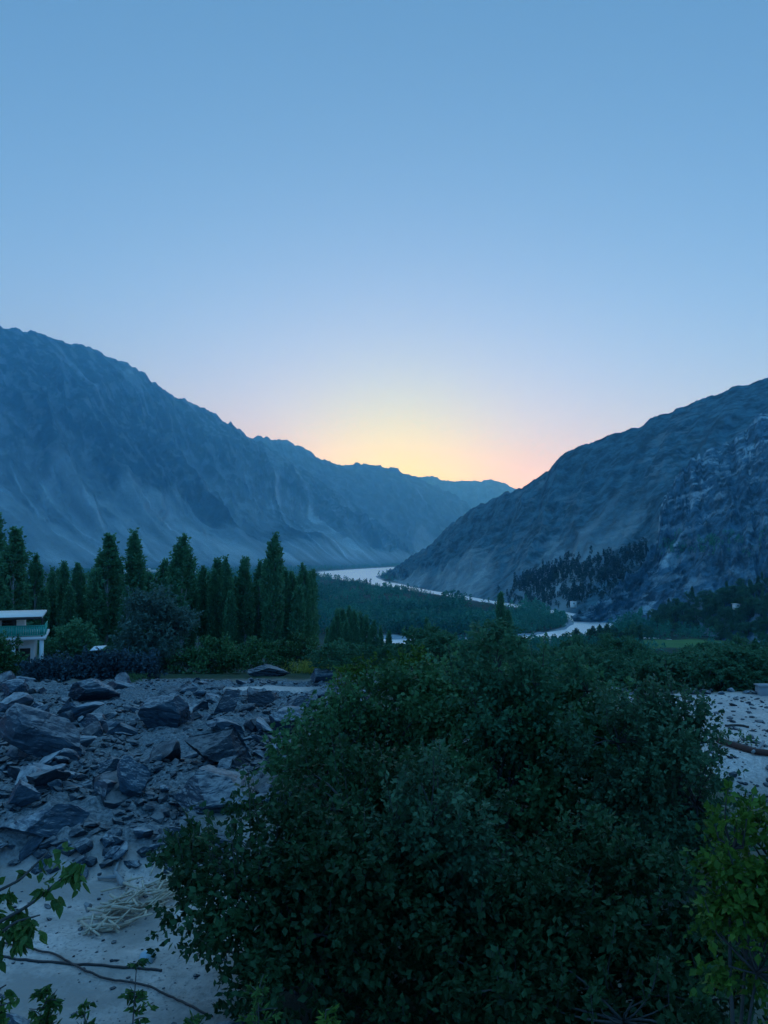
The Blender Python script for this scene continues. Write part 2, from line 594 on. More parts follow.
wood = smooth(150, 330, Y)
fx, fy = valley_pt(690, 641, -62)
field = (1 - smooth(0.8, 1.05, np.hypot((X - fx) / 62, (Y - fy) / 42) + 0.12 * fbm(X * .02, Y * .02)))
fx2, fy2 = valley_pt(625, 645, -62)
field = np.maximum(field, 1 - smooth(0.8, 1.05, np.hypot((X - fx2) / 26, (Y - fy2) / 16) + 0.12 * fbm(X * .02, Y * .02)))
gravel = (1 - smooth(1.08, 1.28, rd + 0.25 * fbm(X * 0.006, Y * 0.006, octv=3))) * smooth(480, 560, Y)
cen = len(X.ravel())
V = np.stack([X.ravel(), Y.ravel(), Z.ravel()], 1)
V = np.vstack([V, [[0, 0, -7.0]]])
fan = np.array([(cen, idx[0, j + 1], idx[0, j]) for j in range(na - 1)])
pad = lambda a: np.append(a.ravel(), 0)
g = obj('ground', mesh_np('ground', V, [Q[:, ::-1], fan], {'m_path': pad(np.maximum(path, patch)), 'm_rub': pad(rub), 'm_grass': pad(grass), 'm_wood': pad(wood), 'm_field': pad(field), 'm_gravel': pad(gravel)}), M['ground'])
tag(g, kind='structure')

# river: one flat sheet at water level, showing only where the bed lies below it
xs = np.linspace(-2600, 900, 60)
ys = np.geomspace(470, 9000, 90)
WX, WY = np.meshgrid(xs, ys)
wi = np.arange(WX.size).reshape(WX.shape)
WQ = np.stack([wi[:-1, :-1], wi[:-1, 1:], wi[1:, 1:], wi[1:, :-1]], -1).reshape(-1, 4)
wmask = (river_d(WX, WY) < 2.2)
keep = wmask.ravel()[WQ].any(1)
w = obj('river', mesh_np('river', np.stack([WX.ravel(), WY.ravel(), np.full(WX.size, -66.2)], 1), WQ[keep]), M['water'])
tag(w, kind='structure')


def ground_hit(px, py, lo=3.0, hi=400.0):
    d = ray(px, py)
    t = np.geomspace(lo, hi, 3000)
    P = d[None] * (t / d[1])[:, None]
    h = height(P[:, 0], P[:, 1])
    i = int(np.argmax(P[:, 2] < h))
    return np.array((P[i, 0], P[i, 1], h[i]))


def gz(x, y):
    return float(height(np.array([x]), np.array([y]))[0])


# ------------------------------------------------------------------ mountains
def mountain(name, pairs, mat, nu, nv, fu, fv, amp, ridge_amp, scree_fn, seed=0.0, back=0.35, prof=1.12, jag=6.0, skirt=0.10, foot_z=None):
    K = np.array([(a[0], a[1], a[2], b[0], b[1], b[2]) for a, b in pairs], float)
    RD = np.array([at(k[0], k[1], k[2]) for k in K])
    FT = np.array([at(k[3], k[4], k[5]) for k in K])
    if foot_z is not None:
        FT[:, 2] = foot_z
    s = np.concatenate([[0], np.cumsum(np.hypot(*np.diff((RD + FT) / 2, axis=0)[:, :2].T))])
    L = s[-1]
    u = np.linspace(0, L, nu)
    rd_ = np.stack([np.interp(u, s, RD[:, i]) for i in range(3)], 1)
    ft_ = np.stack([np.interp(u, s, FT[:, i]) for i in range(3)], 1)
    k = max(3, nu // 60)                     # round off the knots
    ker = np.hanning(k + 2)[1:-1]
    ker /= ker.sum()
    sm = lambda a: np.stack([np.convolve(np.pad(a[:, i], (k // 2, k - 1 - k // 2), 'edge'), ker, 'valid') for i in range(3)], 1)
    rd_, ft_ = sm(rd_), sm(ft_)
    un = u / L * jag
    rd_[:, 2] += ridge_amp * fbm(un * 7, seed + 0.5, octv=7, gain=0.62)
    v = np.linspace(0, 1, nv)
    UU, VV = np.meshgrid(u, v)
    H = rd_ - ft_
    vv = VV[..., None]
    P = ft_[None] + H[None] * vv
    P[..., 2] = ft_[None, :, 2] + H[None, :, 2] * VV ** prof
    wx = 0.35 * fbm(UU / fu * 0.6, VV * 2.0, seed + 9, octv=3)
    gl = ridged(UU / fu + wx, VV * fv + seed, seed, octv=6, gain=0.52)
    sp = fbm(UU / fu * 0.35, VV * 1.3, seed + 4, octv=3)
    win = smooth(0.0, 0.30, VV) * (1 - 0.88 * smooth(0.72, 1.0, VV))
    hN = np.stack([-H[:, 0], -H[:, 1], np.zeros(nu)], 1)
    hN /= np.linalg.norm(hN, axis=1)[:, None] + 1e-6
    D = amp * win * ((gl - 0.8) * 1.15 + 0.55 * sp)
    P = P + hN[None] * (D * 0.75)[..., None]
    P[..., 2] += D * 0.65
    sc_ = np.clip(scree_fn(UU / fu, VV, gl, sp, P), 0, 1)
    # back slope and skirt
    rows = [np.concatenate([ft_[:, :2] - H[:, :2] * skirt, np.full((nu, 1), -78.0)], 1)[None]]
    tone = [np.zeros((1, nu))]
    rows.append(P)
    tone.append(sc_)
    for kk, f in enumerate((0.15, 0.5, 1.0)):
        b = rd_ + np.stack([H[:, 0], H[:, 1], np.zeros(nu)], 1) * back * f
        b[:, 2] = rd_[:, 2] * (1 - f) + -78.0 * f - (8 + 0.02 * np.abs(rd_[:, 2])) * (f < 0.9)
        rows.append(b[None])
        tone.append(np.zeros((1, nu)))
    G = np.concatenate(rows, 0)
    T = np.concatenate(tone, 0)
    nrow = G.shape[0]
    ii = np.arange(nrow * nu).reshape(nrow, nu)
    QQ = np.stack([ii[:-1, :-1], ii[:-1, 1:], ii[1:, 1:], ii[1:, :-1]], -1).reshape(-1, 4)
    o = obj(name, mesh_np(name, G.reshape(-1, 3), QQ, {'scree': T.ravel()}), mat)
    tag(o, kind='structure')
    return P, gl


def scree_left(U, V, gl, sp, P):
    w = 0.22 * fbm(U * 0.8, V * 3.0, 1.3, octv=3)
    patchy = smooth(-0.25, 0.35, fbm(U * 0.35, V * 1.6, 8.0, octv=3))
    chute = np.abs(noise((U + w) * 0.55, V * 0.25, 7.7))                 # narrow pale chutes that widen into fans
    thin = smooth(0.030 + 0.05 * (1 - V), 0.012, chute) * smooth(0.92, 0.75, V + 0.25 * fbm(U * 0.7, 2.2, octv=2)) * patchy
    fine_ = np.abs(noise((U + w) * 2.3, V * 0.5, 2.2))
    thin2 = smooth(0.07, 0.02, fine_) * smooth(0.0, 0.35, fbm(U * 0.9, V * 2.4, 8.0, octv=3))
    tip = 0.10 + 0.34 * np.clip(1 - 2.2 * np.abs(noise(U * 0.8 + 0.5 * w, V * 0.15, 5.5)), 0, 1)   # fans: wide at the foot, pointed at the top
    fans = smooth(tip, tip - 0.06, V + 0.03 * fbm(U * 6, V * 3, 1.0, octv=3)) * (0.62 + 0.38 * fbm(U * 5.0, V * 0.7, 3.1, octv=3))
    gul = smooth(0.66, 0.38, gl) * 0.36
    rag = 0.26 * smooth(0.0, 0.5, fbm(U * 8 + V * 5, V * 20, 6.0, octv=5, gain=0.6))
    return thin * 0.6 + thin2 * 0.38 + fans * 0.75 + gul + rag * smooth(0.2, 0.5, V)


LM = [((-420, 280, 5000), (-260, 560, 3400)), ((-200, 300, 5200), (-40, 560, 3500)), ((0, 325, 5500), (150, 561, 3700)), ((38, 332, 5600), (190, 560.5, 3850)),
      ((95, 347, 5800), (235, 560, 4000)), ((140, 369, 5950), (265, 559.5, 4200)), ((165, 389, 6100), (290, 559, 4400)), ((200, 406, 6300), (315, 558.8, 4650)),
      ((230, 424, 6500), (335, 558.5, 4900)), ((255, 438, 6700), (362, 558.3, 5300)), ((318, 476, 7000), (388, 558.2, 5900)),
      ((352, 502, 7150), (398, 558.2, 6300)), ((380, 522, 7250), (408, 558, 6700)), ((396, 538, 7300), (414, 558, 7000)), ((414, 557, 7350), (419, 558, 7300))]
mountain('mountain', LM, M['left_rock'], 1000, 420, 430.0, 1.3, 300.0, 34.0, scree_left, 1.0)

LM2 = [((150, 430, 9000), (230, 557.5, 7600)), ((225, 442, 9000), (300, 557.5, 7700)), ((262, 436, 9000), (330, 557.5, 7800)), ((290, 441, 9050), (350, 557.5, 7900)), ((310, 453, 9100), (372, 557.5, 8000)), ((330, 462, 9200), (390, 557.5, 8100)),
       ((345, 466, 9300), (402, 557.5, 8200)), ((360, 463, 9400), (412, 557.5, 8300)), ((385, 465.5, 9500), (428, 557.5, 8500)), ((400, 470.5, 9600), (440, 557.5, 8700)),
       ((420, 479, 9700), (455, 557.5, 8900)), ((445, 490, 9900), (475, 557.5, 9200)), ((470, 505, 10000), (490, 557.5, 9500)), ((510, 535, 10200), (520, 557.5, 9800))]
mountain('mountain', LM2, M['far_rock'], 420, 160, 700.0, 1.2, 260.0, 30.0, scree_left, 5.0)

LM3 = [((360, 485, 13600), (380, 557, 12400)), ((405, 474.5, 13600), (420, 557, 12400)), ((420, 477, 13600), (435, 557, 12400)), ((432, 475.5, 13600), (447, 557, 12400)), ((442, 479, 13600), (457, 557, 12400)),
       ((458, 481, 13600), (473, 557, 12400)), ((480, 481.5, 13600), (495, 557, 12400)), ((492, 479.5, 13600), (507, 557, 12400)), ((505, 484, 13600), (520, 557, 12400)), ((522, 490, 13600), (536, 557, 12400)), ((600, 510, 13600), (610, 557, 12400))]
mountain('mountain', LM3, M['far_rock'], 360, 70, 900.0, 1.0, 150.0, 26.0, scree_left, 8.0, jag=5.0)


def scree_right(U, V, gl, sp, P):
    w = 0.3 * fbm(U * 0.6, V * 2.5, 4.0, octv=3)
    apron = smooth(0.50, 0.26, V + 0.34 * fbm(U * 0.55, V * 0.8, 2.0, octv=3)) * smooth(-0.22, 0.12, fbm(U * 0.45 + 3.7, V * 0.5, 5.0, octv=3) + 0.05)
    streak = smooth(0.16, 0.0, np.abs(noise((U + w) * 1.5, V * 0.6, 3.3))) * smooth(0.85, 0.3, V)
    q = P / 26.0
    crag = smooth(0.10, 0.6, fbm(q[..., 0] * 0.7 + q[..., 1] * 0.5, q[..., 2] * 2.2 - q[..., 0] * 0.5, q[..., 1] * 0.6, octv=5, gain=0.66))
    return apron * (0.6 + 0.2 * fbm(U * 6, V * 1.5, 1.0, octv=3)) + streak * 0.30 + crag * 0.35 * smooth(-0.2, 0.4, fbm(U * 0.7, V * 1.8, 9.0, octv=2) + 0.1)


RM = [((1010, 310, 1250), (830, 640, 520)), ((768, 378, 1350), (665, 622, 700)), ((735, 388, 1370), (640, 618, 740)), ((700, 400, 1390), (600, 612, 820)), ((652, 419, 1420), (560, 604, 930)), ((640, 427, 1425), (545, 601, 960)),
      ((618, 433, 1440), (528, 598, 1020)), ((600, 437, 1450), (515, 596, 1060)), ((570, 450, 1490), (495, 592.5, 1130)), ((555, 463, 1520), (482, 590, 1190)), ((540, 478, 1560), (470, 588, 1250)), ((520, 487.5, 1620), (455, 586, 1330)),
      ((495, 497, 1700), (440, 584, 1420)), ((470, 510, 1800), (425, 582, 1530)), ((450, 525, 1900), (412, 580.5, 1650)), ((430, 545, 2050), (402, 579, 1800)), ((405, 560, 2200), (392, 578, 2000)), ((380, 576, 2350), (382, 577.5, 2300))]
RMP, _ = mountain('mountain', RM, M['right_rock'], 560, 280, 120.0, 1.4, 38.0, 4.5, scree_right, 12.0, jag=8.0, foot_z=-67.0)


def scree_spur(U, V, gl, sp, P):
    q = P / 17.0
    d1 = fbm(q[..., 0] * 0.7 + q[..., 1] * 0.4, q[..., 2] * 1.9 - q[..., 0] * 0.7, q[..., 1] * 0.6, octv=6, gain=0.68)
    blot = smooth(-0.2, 0.5, fbm(U * 0.9, V * 2.3, 6.5, octv=3))
    base = smooth(0.35, 0.0, V) * smooth(-0.1, 0.4, fbm(U * 2, V * 2, 1.0, octv=3))
    return smooth(0.05, 0.75, d1) * (0.3 + 0.7 * blot) * 0.8 + base * 0.35


SP = [((1000, 330, 860), (960, 655, 430)), ((768, 411, 900), (790, 640, 520)), ((752, 420, 900), (772, 637, 540)), ((735, 440, 900), (755, 634, 560)), ((700, 455, 900), (720, 628, 610)), ((682, 467, 890), (695, 625, 650)), ((668, 487, 884), (680, 623, 670)),
      ((661, 507, 880), (668, 621, 690)), ((656, 540, 865), (645, 619, 715)), ((640, 566, 845), (625, 617, 745)), ((612, 592, 815), (605, 615, 770)), ((596, 604, 795), (594, 615.5, 775)), ((584, 612, 786), (583, 615, 783)), ((574, 613.5, 788), (573, 614.2, 787))]
SPP, _ = mountain('mountain', SP, M['spur_rock'], 460, 300, 55.0, 2.6, 30.0, 6.0, scree_spur, 20.0, jag=8.0, prof=1.0, foot_z=-67.0)

# haze over the whole valley
hz = MB().box((-BX, BY0, -85.0), (BX, BY1, 1960.0))
hm = bpy.data.materials.new('valley_haze')
hm.use_nodes = True
hn = hm.node_tree.nodes
hn.remove(hn['Principled BSDF'])
pv = hn.new('ShaderNodeVolumePrincipled')
pv.inputs['Color'].default_value = (0.16, 0.60, 1.0, 1)
pv.inputs['Absorption Color'].default_value = (1, 1, 1, 1)
pv.inputs['Density'].default_value = 1.3e-4
pv.inputs['Anisotropy'].default_value = 0.72
hm.node_tree.links.new(pv.outputs[0], hn['Material Output'].inputs['Volume'])
tag(obj('haze', hz.mesh('haze'), hm), kind='stuff')

#@@PART2
# ------------------------------------------------------------------ boulders and stones
def rock_mesh(name, seed, sx, sy, sz, cuts=16, sub=4, rough=0.05, lim=(0.34, 0.7)):
    r = np.random.default_rng(seed)
    import bmesh
    bm = bmesh.new()
    bmesh.ops.create_icosphere(bm, subdivisions=sub, radius=1.0)
    V = np.array([v.co[:] for v in bm.verts])
    T = np.array([[v.index for v in f.verts] for f in bm.faces])
    bm.free()
    for i in range(cuts):
        nn = r.normal(size=3)
        nn /= np.linalg.norm(nn)
        d = r.uniform(*lim)
        h = V @ nn - d
        V -= np.outer(np.maximum(h, 0), nn)
    V -= V.mean(0)
    V /= np.abs(V).max(0)
    V += rough * np.stack([fbm(V[:, 0] * 2.2 + seed * 3.1 + k * 7, V[:, 1] * 2.2, V[:, 2] * 4.5, octv=5, gain=0.62) for k in range(3)], 1)
    V *= np.array((sx, sy, sz))
    return mesh_np(name, V, T, flat=True)


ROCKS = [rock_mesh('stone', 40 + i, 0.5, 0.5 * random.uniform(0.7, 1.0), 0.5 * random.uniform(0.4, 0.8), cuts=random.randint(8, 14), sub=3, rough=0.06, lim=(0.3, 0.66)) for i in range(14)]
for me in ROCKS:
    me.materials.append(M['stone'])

# the big ones, each where the photograph has it: x, y of the foot's centre, width and height in pixels, tilt, seed
BIG = [
    (38, 760, 104, 48, 20, 3, 'largest dark slab in the rock field, its pale top sloping down to the right', 1.0),
    (214, 768, 70, 40, -6, 9, 'big dark block with a flat top on bare grit beside the orchard trees', .9),
    (131, 797, 46, 40, 14, 14, 'dark wedge-shaped boulder with a pale right edge in the middle of the rock field', .9),
    (36, 846, 92, 44, 16, 21, 'dark boulder with a pale sloping edge just above the stone row and the leafy branch', .9),
    (160, 729, 62, 40, 4, 27, 'broad dark lump of rock left of the rounded boulder, half sunk in rubble', .9),
    (226, 714, 34, 26, -8, 33, 'rounded dark boulder just in front of the pale sand patch', .9),
    (262, 708, 34, 18, 5, 37, 'small dark boulder at the near right end of the pale sand patch', .9),
    (283, 737, 36, 34, 24, 41, 'steep dark boulder with a bright rim touching the orchard leaves', .9),
    (66, 720, 34, 20, 9, 45, 'low dark stone with a bright right face behind the largest slab', .9),
    (92, 729, 38, 15, 3, 51, 'flat grey stone lying right of the largest slab', 1.0),
    (84, 704, 66, 26, -4, 56, 'pale flat-topped slab at the back of the rock field below the dry brush', 1.1),
    (205, 812, 96, 40, -3, 61, 'wide low ledge of rock sunk in grit beside the orchard crown', 1.3),
    (12, 700, 40, 22, 0, 66, 'dark boulder at the back edge of the field below the house', .9),
    (296, 712, 40, 18, -14, 71, 'long tilted slab right of the pale sand patch', .9),
    (320, 682, 34, 14, 4, 76, 'dark flat boulder in front of the yellow straw', .9),
    (268, 676, 46, 12, 2, 81, 'long flat dark rock behind the pale sand patch', .9),
    (16, 812, 46, 34, -8, 86, 'dark broken block behind the boulder with the pale sloping edge', .9),
    (106, 776, 30, 18, 8, 90, 'small grey block left of the wedge-shaped boulder', .9),
]
for px, py, wpx, hpx, tilt, seed, lab, dep in BIG:
    b = ground_hit(px, py, 8)
    d = b[1]
    sx, sz = 0.92 * wpx * d / F / 2, 0.86 * hpx * d / F / 2
    me = rock_mesh('boulder', seed, sx, sx * 0.75 * dep, sz * 1.25, cuts=11, sub=5, rough=0.045, lim=(0.28, 0.62))
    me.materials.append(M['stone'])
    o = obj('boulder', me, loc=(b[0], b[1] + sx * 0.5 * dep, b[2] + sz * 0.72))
    o.rotation_euler = (R(random.uniform(-8, 4)), R(tilt), R(random.uniform(-25, 25)))
    tag(o, lab, 'boulder')

# stones one can count: the rubble of the field, the row along its near edge, the terrace edge at the right
spots = []
while len(spots) < 215:
    y = 18.6 + 28 * random.random() ** 1.25
    x = random.uniform(-0.52 * y, float(field_right(y)) + 1.0)
    cl = noise(x * 0.35, y * 0.35, 9.0)
    if cl * 1.6 + random.uniform(-0.3, 0.3) > 0.05 and math.hypot((x + 6.3) / 2.7, (y - 42.5) / 1.8) > 1:
        spots.append((x, y, random.uniform(0.35, 0.62) * (0.75 + y / 50) * random.choice((.8, 1, 1, 1.4, 2.0)), 'f'))
for i in range(44):
    y = 17.75 + random.gauss(0, 0.28)
    x = -9.3 + i * 0.135 + random.gauss(0, 0.1)
    spots.append((x, y, random.uniform(0.3, 0.6), 'w'))
for i in range(26):
    x = 12.0 + i * 0.52 + random.gauss(0, 0.1)
    spots.append((x, 40.6 + random.gauss(0, 0.25), random.uniform(0.35, 0.7), 't'))
for i in range(14):
    y = random.uniform(11.0, 11.9)
    spots.append((-6.2 + i * 0.36, y, random.uniform(0.35, 0.7), 'b'))
STL = {'f': ('loose dark stone among the rubble of the rock field', 'loose stones in the rubble of the rock field'),
       'w': ('stone in the tumbled row between the rock field and the sandy ground', 'stones of the tumbled row along the sandy ground'),
       't': ('stone on the far edge of the pale terrace right of the orchard', 'stones edging the pale terrace'),
       'b': ('dark stone at the near edge of the sandy ground below the leafy shoots', 'dark stones at the near edge of the sandy ground')}
for x, y, s, k in spots:
    o = obj('stone', random.choice(ROCKS), loc=(x, y, gz(x, y) + s * 0.12))
    o.scale = (s * random.uniform(0.8, 1.5), s * random.uniform(0.7, 1.1), s * random.uniform(0.6, 1.1))
    o.rotation_euler = (R(random.uniform(-22, 22)), R(random.uniform(-25, 25)), random.uniform(0, 6.28))
    tag(o, STL[k][0], 'stone', STL[k][1])

# small rubble nobody could count
base = [np.array([v.co[:] for v in me.vertices]) for me in [rock_mesh('tmp', 200 + i, .5, .42, .3, cuts=8, sub=1, rough=.03) for i in range(6)]]
tmpT = np.array([p.vertices[:] for p in bpy.data.meshes['tmp'].polygons])
VV_, TT_, nn_ = [], [], 0
N = 15000
ys = 17.4 + 30 * rng.random(N) ** 1.2
xs = -0.56 * ys + rng.random(N) * (field_right(ys) + 1.5 + 0.56 * ys)
sel = (1.5 * fbm(xs * .35, ys * .35, 9.0, octv=3) + rng.uniform(-.35, .45, N) > 0.0) & (np.hypot((xs + 6.3) / 2.7, (ys - 42.5) / 1.8) > .95)
xs, ys = xs[sel], ys[sel]
ex = rng.random(260)
xs = np.concatenate([xs, 11 + 10 * rng.random(420), 10.5 + 9 * rng.random(500), -8 + 7 * rng.random(420)])
ys = np.concatenate([ys, 28.5 + 11.5 * rng.random(420), 24.5 + 5 * rng.random(500) ** 2, 11.2 + 6 * rng.random(420)])
ss = 0.06 + 0.26 * rng.random(len(xs)) ** 2.5
ss[-420:] *= 0.32
zs = height(xs, ys)
for x, y, z, s in zip(xs, ys, zs, ss):
    B = base[random.randrange(6)]
    a = random.uniform(0, 6.28)
    ca, sa = math.cos(a), math.sin(a)
    tl = random.uniform(-.35, .35)
    W = np.stack([B[:, 0] * ca - B[:, 1] * sa, B[:, 0] * sa + B[:, 1] * ca, B[:, 2] * random.uniform(.6, 1.3) + B[:, 0] * tl], 1) * s * random.uniform(.8, 1.6)
    VV_.append(W + (x, y, z + s * .08))
    TT_.append(tmpT + nn_)
    nn_ += len(B)
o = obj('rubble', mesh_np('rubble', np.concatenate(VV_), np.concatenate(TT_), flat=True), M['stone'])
tag(o, kind='stuff')
for me in [m_ for m_ in bpy.data.meshes if m_.name.startswith('tmp')]:
    bpy.data.meshes.remove(me)


# ------------------------------------------------------------------ foliage
def unit(a):
    return a / (np.linalg.norm(a, axis=-1, keepdims=True) + 1e-9)


def leaf_verts(P, D, S, W, r, up=0.7, shape='rhomb'):
    n_ = len(P)
    N_ = unit(r.normal(size=(n_, 3)) * 0.75 + np.array((0, 0, up)))
    side = unit(np.cross(D, N_))
    N_ = np.cross(side, D)
    S = S[:, None]
    if shape == 'rhomb':
        a = P
        b = P + D * S * 0.42 + side * S * W + N_ * S * 0.06
        c_ = P + D * S
        d = P + D * S * 0.42 - side * S * W + N_ * S * 0.06
        V = np.stack([a, b, c_, d], 1)
        Q = np.arange(n_ * 4).reshape(n_, 4)
        return V.reshape(-1, 3), [Q], 4
    # heart-shaped leaf: eight outline points and a folded midrib
    prof_ = [(0.0, 0.0), (-0.04, 0.30), (0.22, 0.50), (0.55, 0.36), (1.0, 0.0)]
    mid_ = [P + D * S * t - N_ * S * 0.10 * math.sin(math.pi * t) for t in (0.0, 0.3, 0.62, 1.0)]
    L_ = [P + D * S * t + side * S * W * wd * 2 + N_ * S * 0.05 for t, wd in prof_[1:4]]
    R_ = [P + D * S * t - side * S * W * wd * 2 + N_ * S * 0.05 for t, wd in prof_[1:4]]
    V = np.stack(mid_ + L_ + R_, 1)          # 0-3 midrib, 4-6 left, 7-9 right
    o_ = (np.arange(n_) * 10)[:, None]
    T = np.concatenate([o_ + np.array(t) for t in ((0, 5, 4), (0, 1, 5), (1, 6, 5), (1, 2, 6), (2, 3, 6), (0, 7, 8), (0, 8, 1), (1, 8, 9), (1, 9, 2), (2, 9, 3))])
    return V.reshape(-1, 3), [T], 10


def sprays(P0, T0, L0, per, size, r, W=0.34, droop=0.25, spread=0.9, tone=None, shape='rhomb', up=0.7):
    """leaves along twigs starting at P0, pointing along T0, of length L0"""
    n_ = len(P0)
    f = r.random((n_, per)) ** 0.8
    P = P0[:, None] + T0[:, None] * (L0[:, None] * f)[..., None] + r.normal(size=(n_, per, 3)) * (0.05 * L0)[:, None, None]
    P[..., 2] -= (droop * L0[:, None] * f ** 2) * 0.5
    D = unit(T0[:, None] * 0.6 + unit(r.normal(size=(n_, per, 3))) * spread + np.array((0, 0, -droop)))
    S = size * r.uniform(0.65, 1.25, (n_, per))
    t = (r.random(n_) if tone is None else tone)[:, None] * 0.6 + 0.4 * r.random((n_, per))
    P, D, S, t = P.reshape(-1, 3), D.reshape(-1, 3), S.ravel(), t.ravel()
    V, Q, k = leaf_verts(P, D, S, W, r, up, shape)
    return V, Q, np.repeat(t, k)


def crown_mesh(name, parts):
    V, Qs, T, n_ = [], [], [], 0
    for v, q, t in parts:
        V.append(v)
        Qs.append(q[0] + n_)
        T.append(t)
        n_ += len(v)
    return mesh_np(name, np.concatenate(V), [np.concatenate(Qs)] if len({q.shape[1] for q in Qs}) == 1 else Qs, {'tone': np.clip(np.concatenate(T), 0, 1)}, flat=True)


def curve(a, b, r, bend=0.15, m=6, sag=0.0):
    a, b = np.asarray(a, float), np.asarray(b, float)
    t = np.linspace(0, 1, m)[:, None]
    L_ = np.linalg.norm(b - a)
    off = r.normal(size=3) * bend * L_
    P = a + (b - a) * t + off * (t * (1 - t)) * 2
    P[:, 2] -= sag * L_ * (t[:, 0] * (1 - t[:, 0])) * 2
    return P


def broadleaf(seed, H, lobes, ntw, per, size, twig, trunk_r, shoots=0, W=0.34, droop=0.25, nbr=50, shoot_len=0.7, boughs=13):
    """lobes: (x, y, z, rx, ry, rz) in metres from the foot"""
    r = np.random.default_rng(seed)
    L_ = np.array(lobes, float)
    vol = L_[:, 3] * L_[:, 4] * L_[:, 5]
    k = r.choice(len(L_), ntw, p=vol ** 0.75 / (vol ** 0.75).sum())
    # every lobe carries a set of boughs, each bough its own loose clump of twigs
    NB = boughs
    bd = unit(r.normal(size=(len(L_), NB, 3)) + np.array((0, 0, 0.3)))
    brad = r.uniform(0.25, 1.3, (len(L_), NB)) ** 0.6
    bsz = r.uniform(0.17, 0.44, (len(L_), NB))
    j = r.integers(0, NB, ntw)
    C_ = L_[k, :3] + bd[k, j] * L_[k, 3:] * brad[k, j][:, None]
    d0 = unit(r.normal(size=(ntw, 3)))
    rad = r.uniform(0.1, 1.0, ntw) ** 0.5
    P = C_ + d0 * L_[k, 3:] * (rad * bsz[k, j])[:, None] * np.array((1, 1, 0.8))
    d = unit(bd[k, j] + 0.6 * d0)
    bt_ = r.random((len(L_), NB))[k, j]
    ok = P[:, 2] > 0.12
    P, d, k, bt_ = P[ok], d[ok], k[ok], bt_[ok]
    T = unit(d * 0.75 + r.normal(size=d.shape) * 0.45 + np.array((0, 0, 0.35)))
    tone = np.clip(0.15 + 0.7 * bt_ + r.normal(size=len(P)) * 0.15, 0, 1)
    parts = [sprays(P, T, twig * r.uniform(0.6, 1.4, len(P)), per, size, r, W, droop, tone=tone, up=1.1)]
    stems = []
    if shoots:                               # young upright shoots standing out of the crown
        ks = r.choice(len(L_), shoots)
        ds = unit(r.normal(size=(shoots, 3)) * np.array((1, 1, 0.3)) + np.array((0, -0.15, 0.9)))
        Ps = L_[ks, :3] + ds * L_[ks, 3:] * 0.93
        Ts = unit(ds * 0.25 + r.normal(size=ds.shape) * 0.16 + np.array((0, 0, 1.0)))
        Ls = shoot_len * r.uniform(0.5, 1.5, shoots)
        stems = [(L_[kk, :3], a, a + b_ * c_) for kk, a, b_, c_ in zip(ks, Ps, Ts, Ls)]
        parts.append(sprays(Ps, Ts, Ls, per * 2, size * 1.05, r, W, 0.1, tone=r.uniform(0.6, 1.0, shoots)))
    crown = crown_mesh('crown', parts)
    b = MB()
    fork = np.array((0, 0, H * 0.22))
    b.tube(curve((0, 0, -0.25), fork, r, 0.06), np.linspace(trunk_r * 1.25, trunk_r * 0.85, 6), 9)
    for c in L_:
        b.tube(curve(fork - (0, 0, 0.1), c[:3], r, 0.14, 7), np.linspace(trunk_r * 0.6, trunk_r * 0.22, 7), 7)
    for j in r.choice(len(P), min(nbr, len(P)), replace=False):
        b.tube(curve(L_[k[j], :3], P[j], r, 0.12, 5), np.linspace(trunk_r * 0.22, 0.008, 5), 5)
    for o_, a, e in stems:
        b.tube(np.concatenate([curve(o_, a, r, 0.08, 4)[:-1], curve(a, e, r, 0.04, 4)]), np.linspace(0.014, 0.004, 7), 4)
    return crown, b.mesh('trunk')


def plant(name, lab, cat, loc, crown, trunk, leaf, bark, group=None, rz=0.0):
    t = thing(name, lab, cat, loc, rz, group)
    obj('trunk', trunk, bark, t)
    obj('crown', crown, leaf, t)
    return t


def lobes_px(cx, top, d, gzv, blobs):
    """crown lobes given as pixel centre and radii at distance d -> metres from the foot at column cx"""
    out = []
    x0 = (cx - 384) / F * d
    for px, py, rx, ry, dy in blobs:
        dd = d + dy
        out.append(((px - 384) / F * dd - x0, dy, (HOR - py) / F * dd - gzv, rx * dd / F, max(rx, ry) * dd / F * 0.8, ry * dd / F))
    return x0, out


# --- the orchard trees in front
def orchard(cx, d, blobs, ntw, per, size, twig, lab, seed, leaf='orchard_leaf', shoots=20, shoot_len=0.7, trunk_r=0.11, cat='tree', name='orchard_tree', droop=0.25, nbr=60):
    x0 = (cx - 384) / F * d
    zg = gz(x0, d)
    x0, lb = lobes_px(cx, 0, d, zg, blobs)
    Hh = max(b[2] + b[5] for b in lb)
    c_, t_ = broadleaf(seed, Hh, lb, ntw, per, size, twig, trunk_r, shoots, droop=droop, nbr=nbr, shoot_len=shoot_len)
    return plant(name, lab, cat, (x0, d, zg), c_, t_, M[leaf], M['bark'])


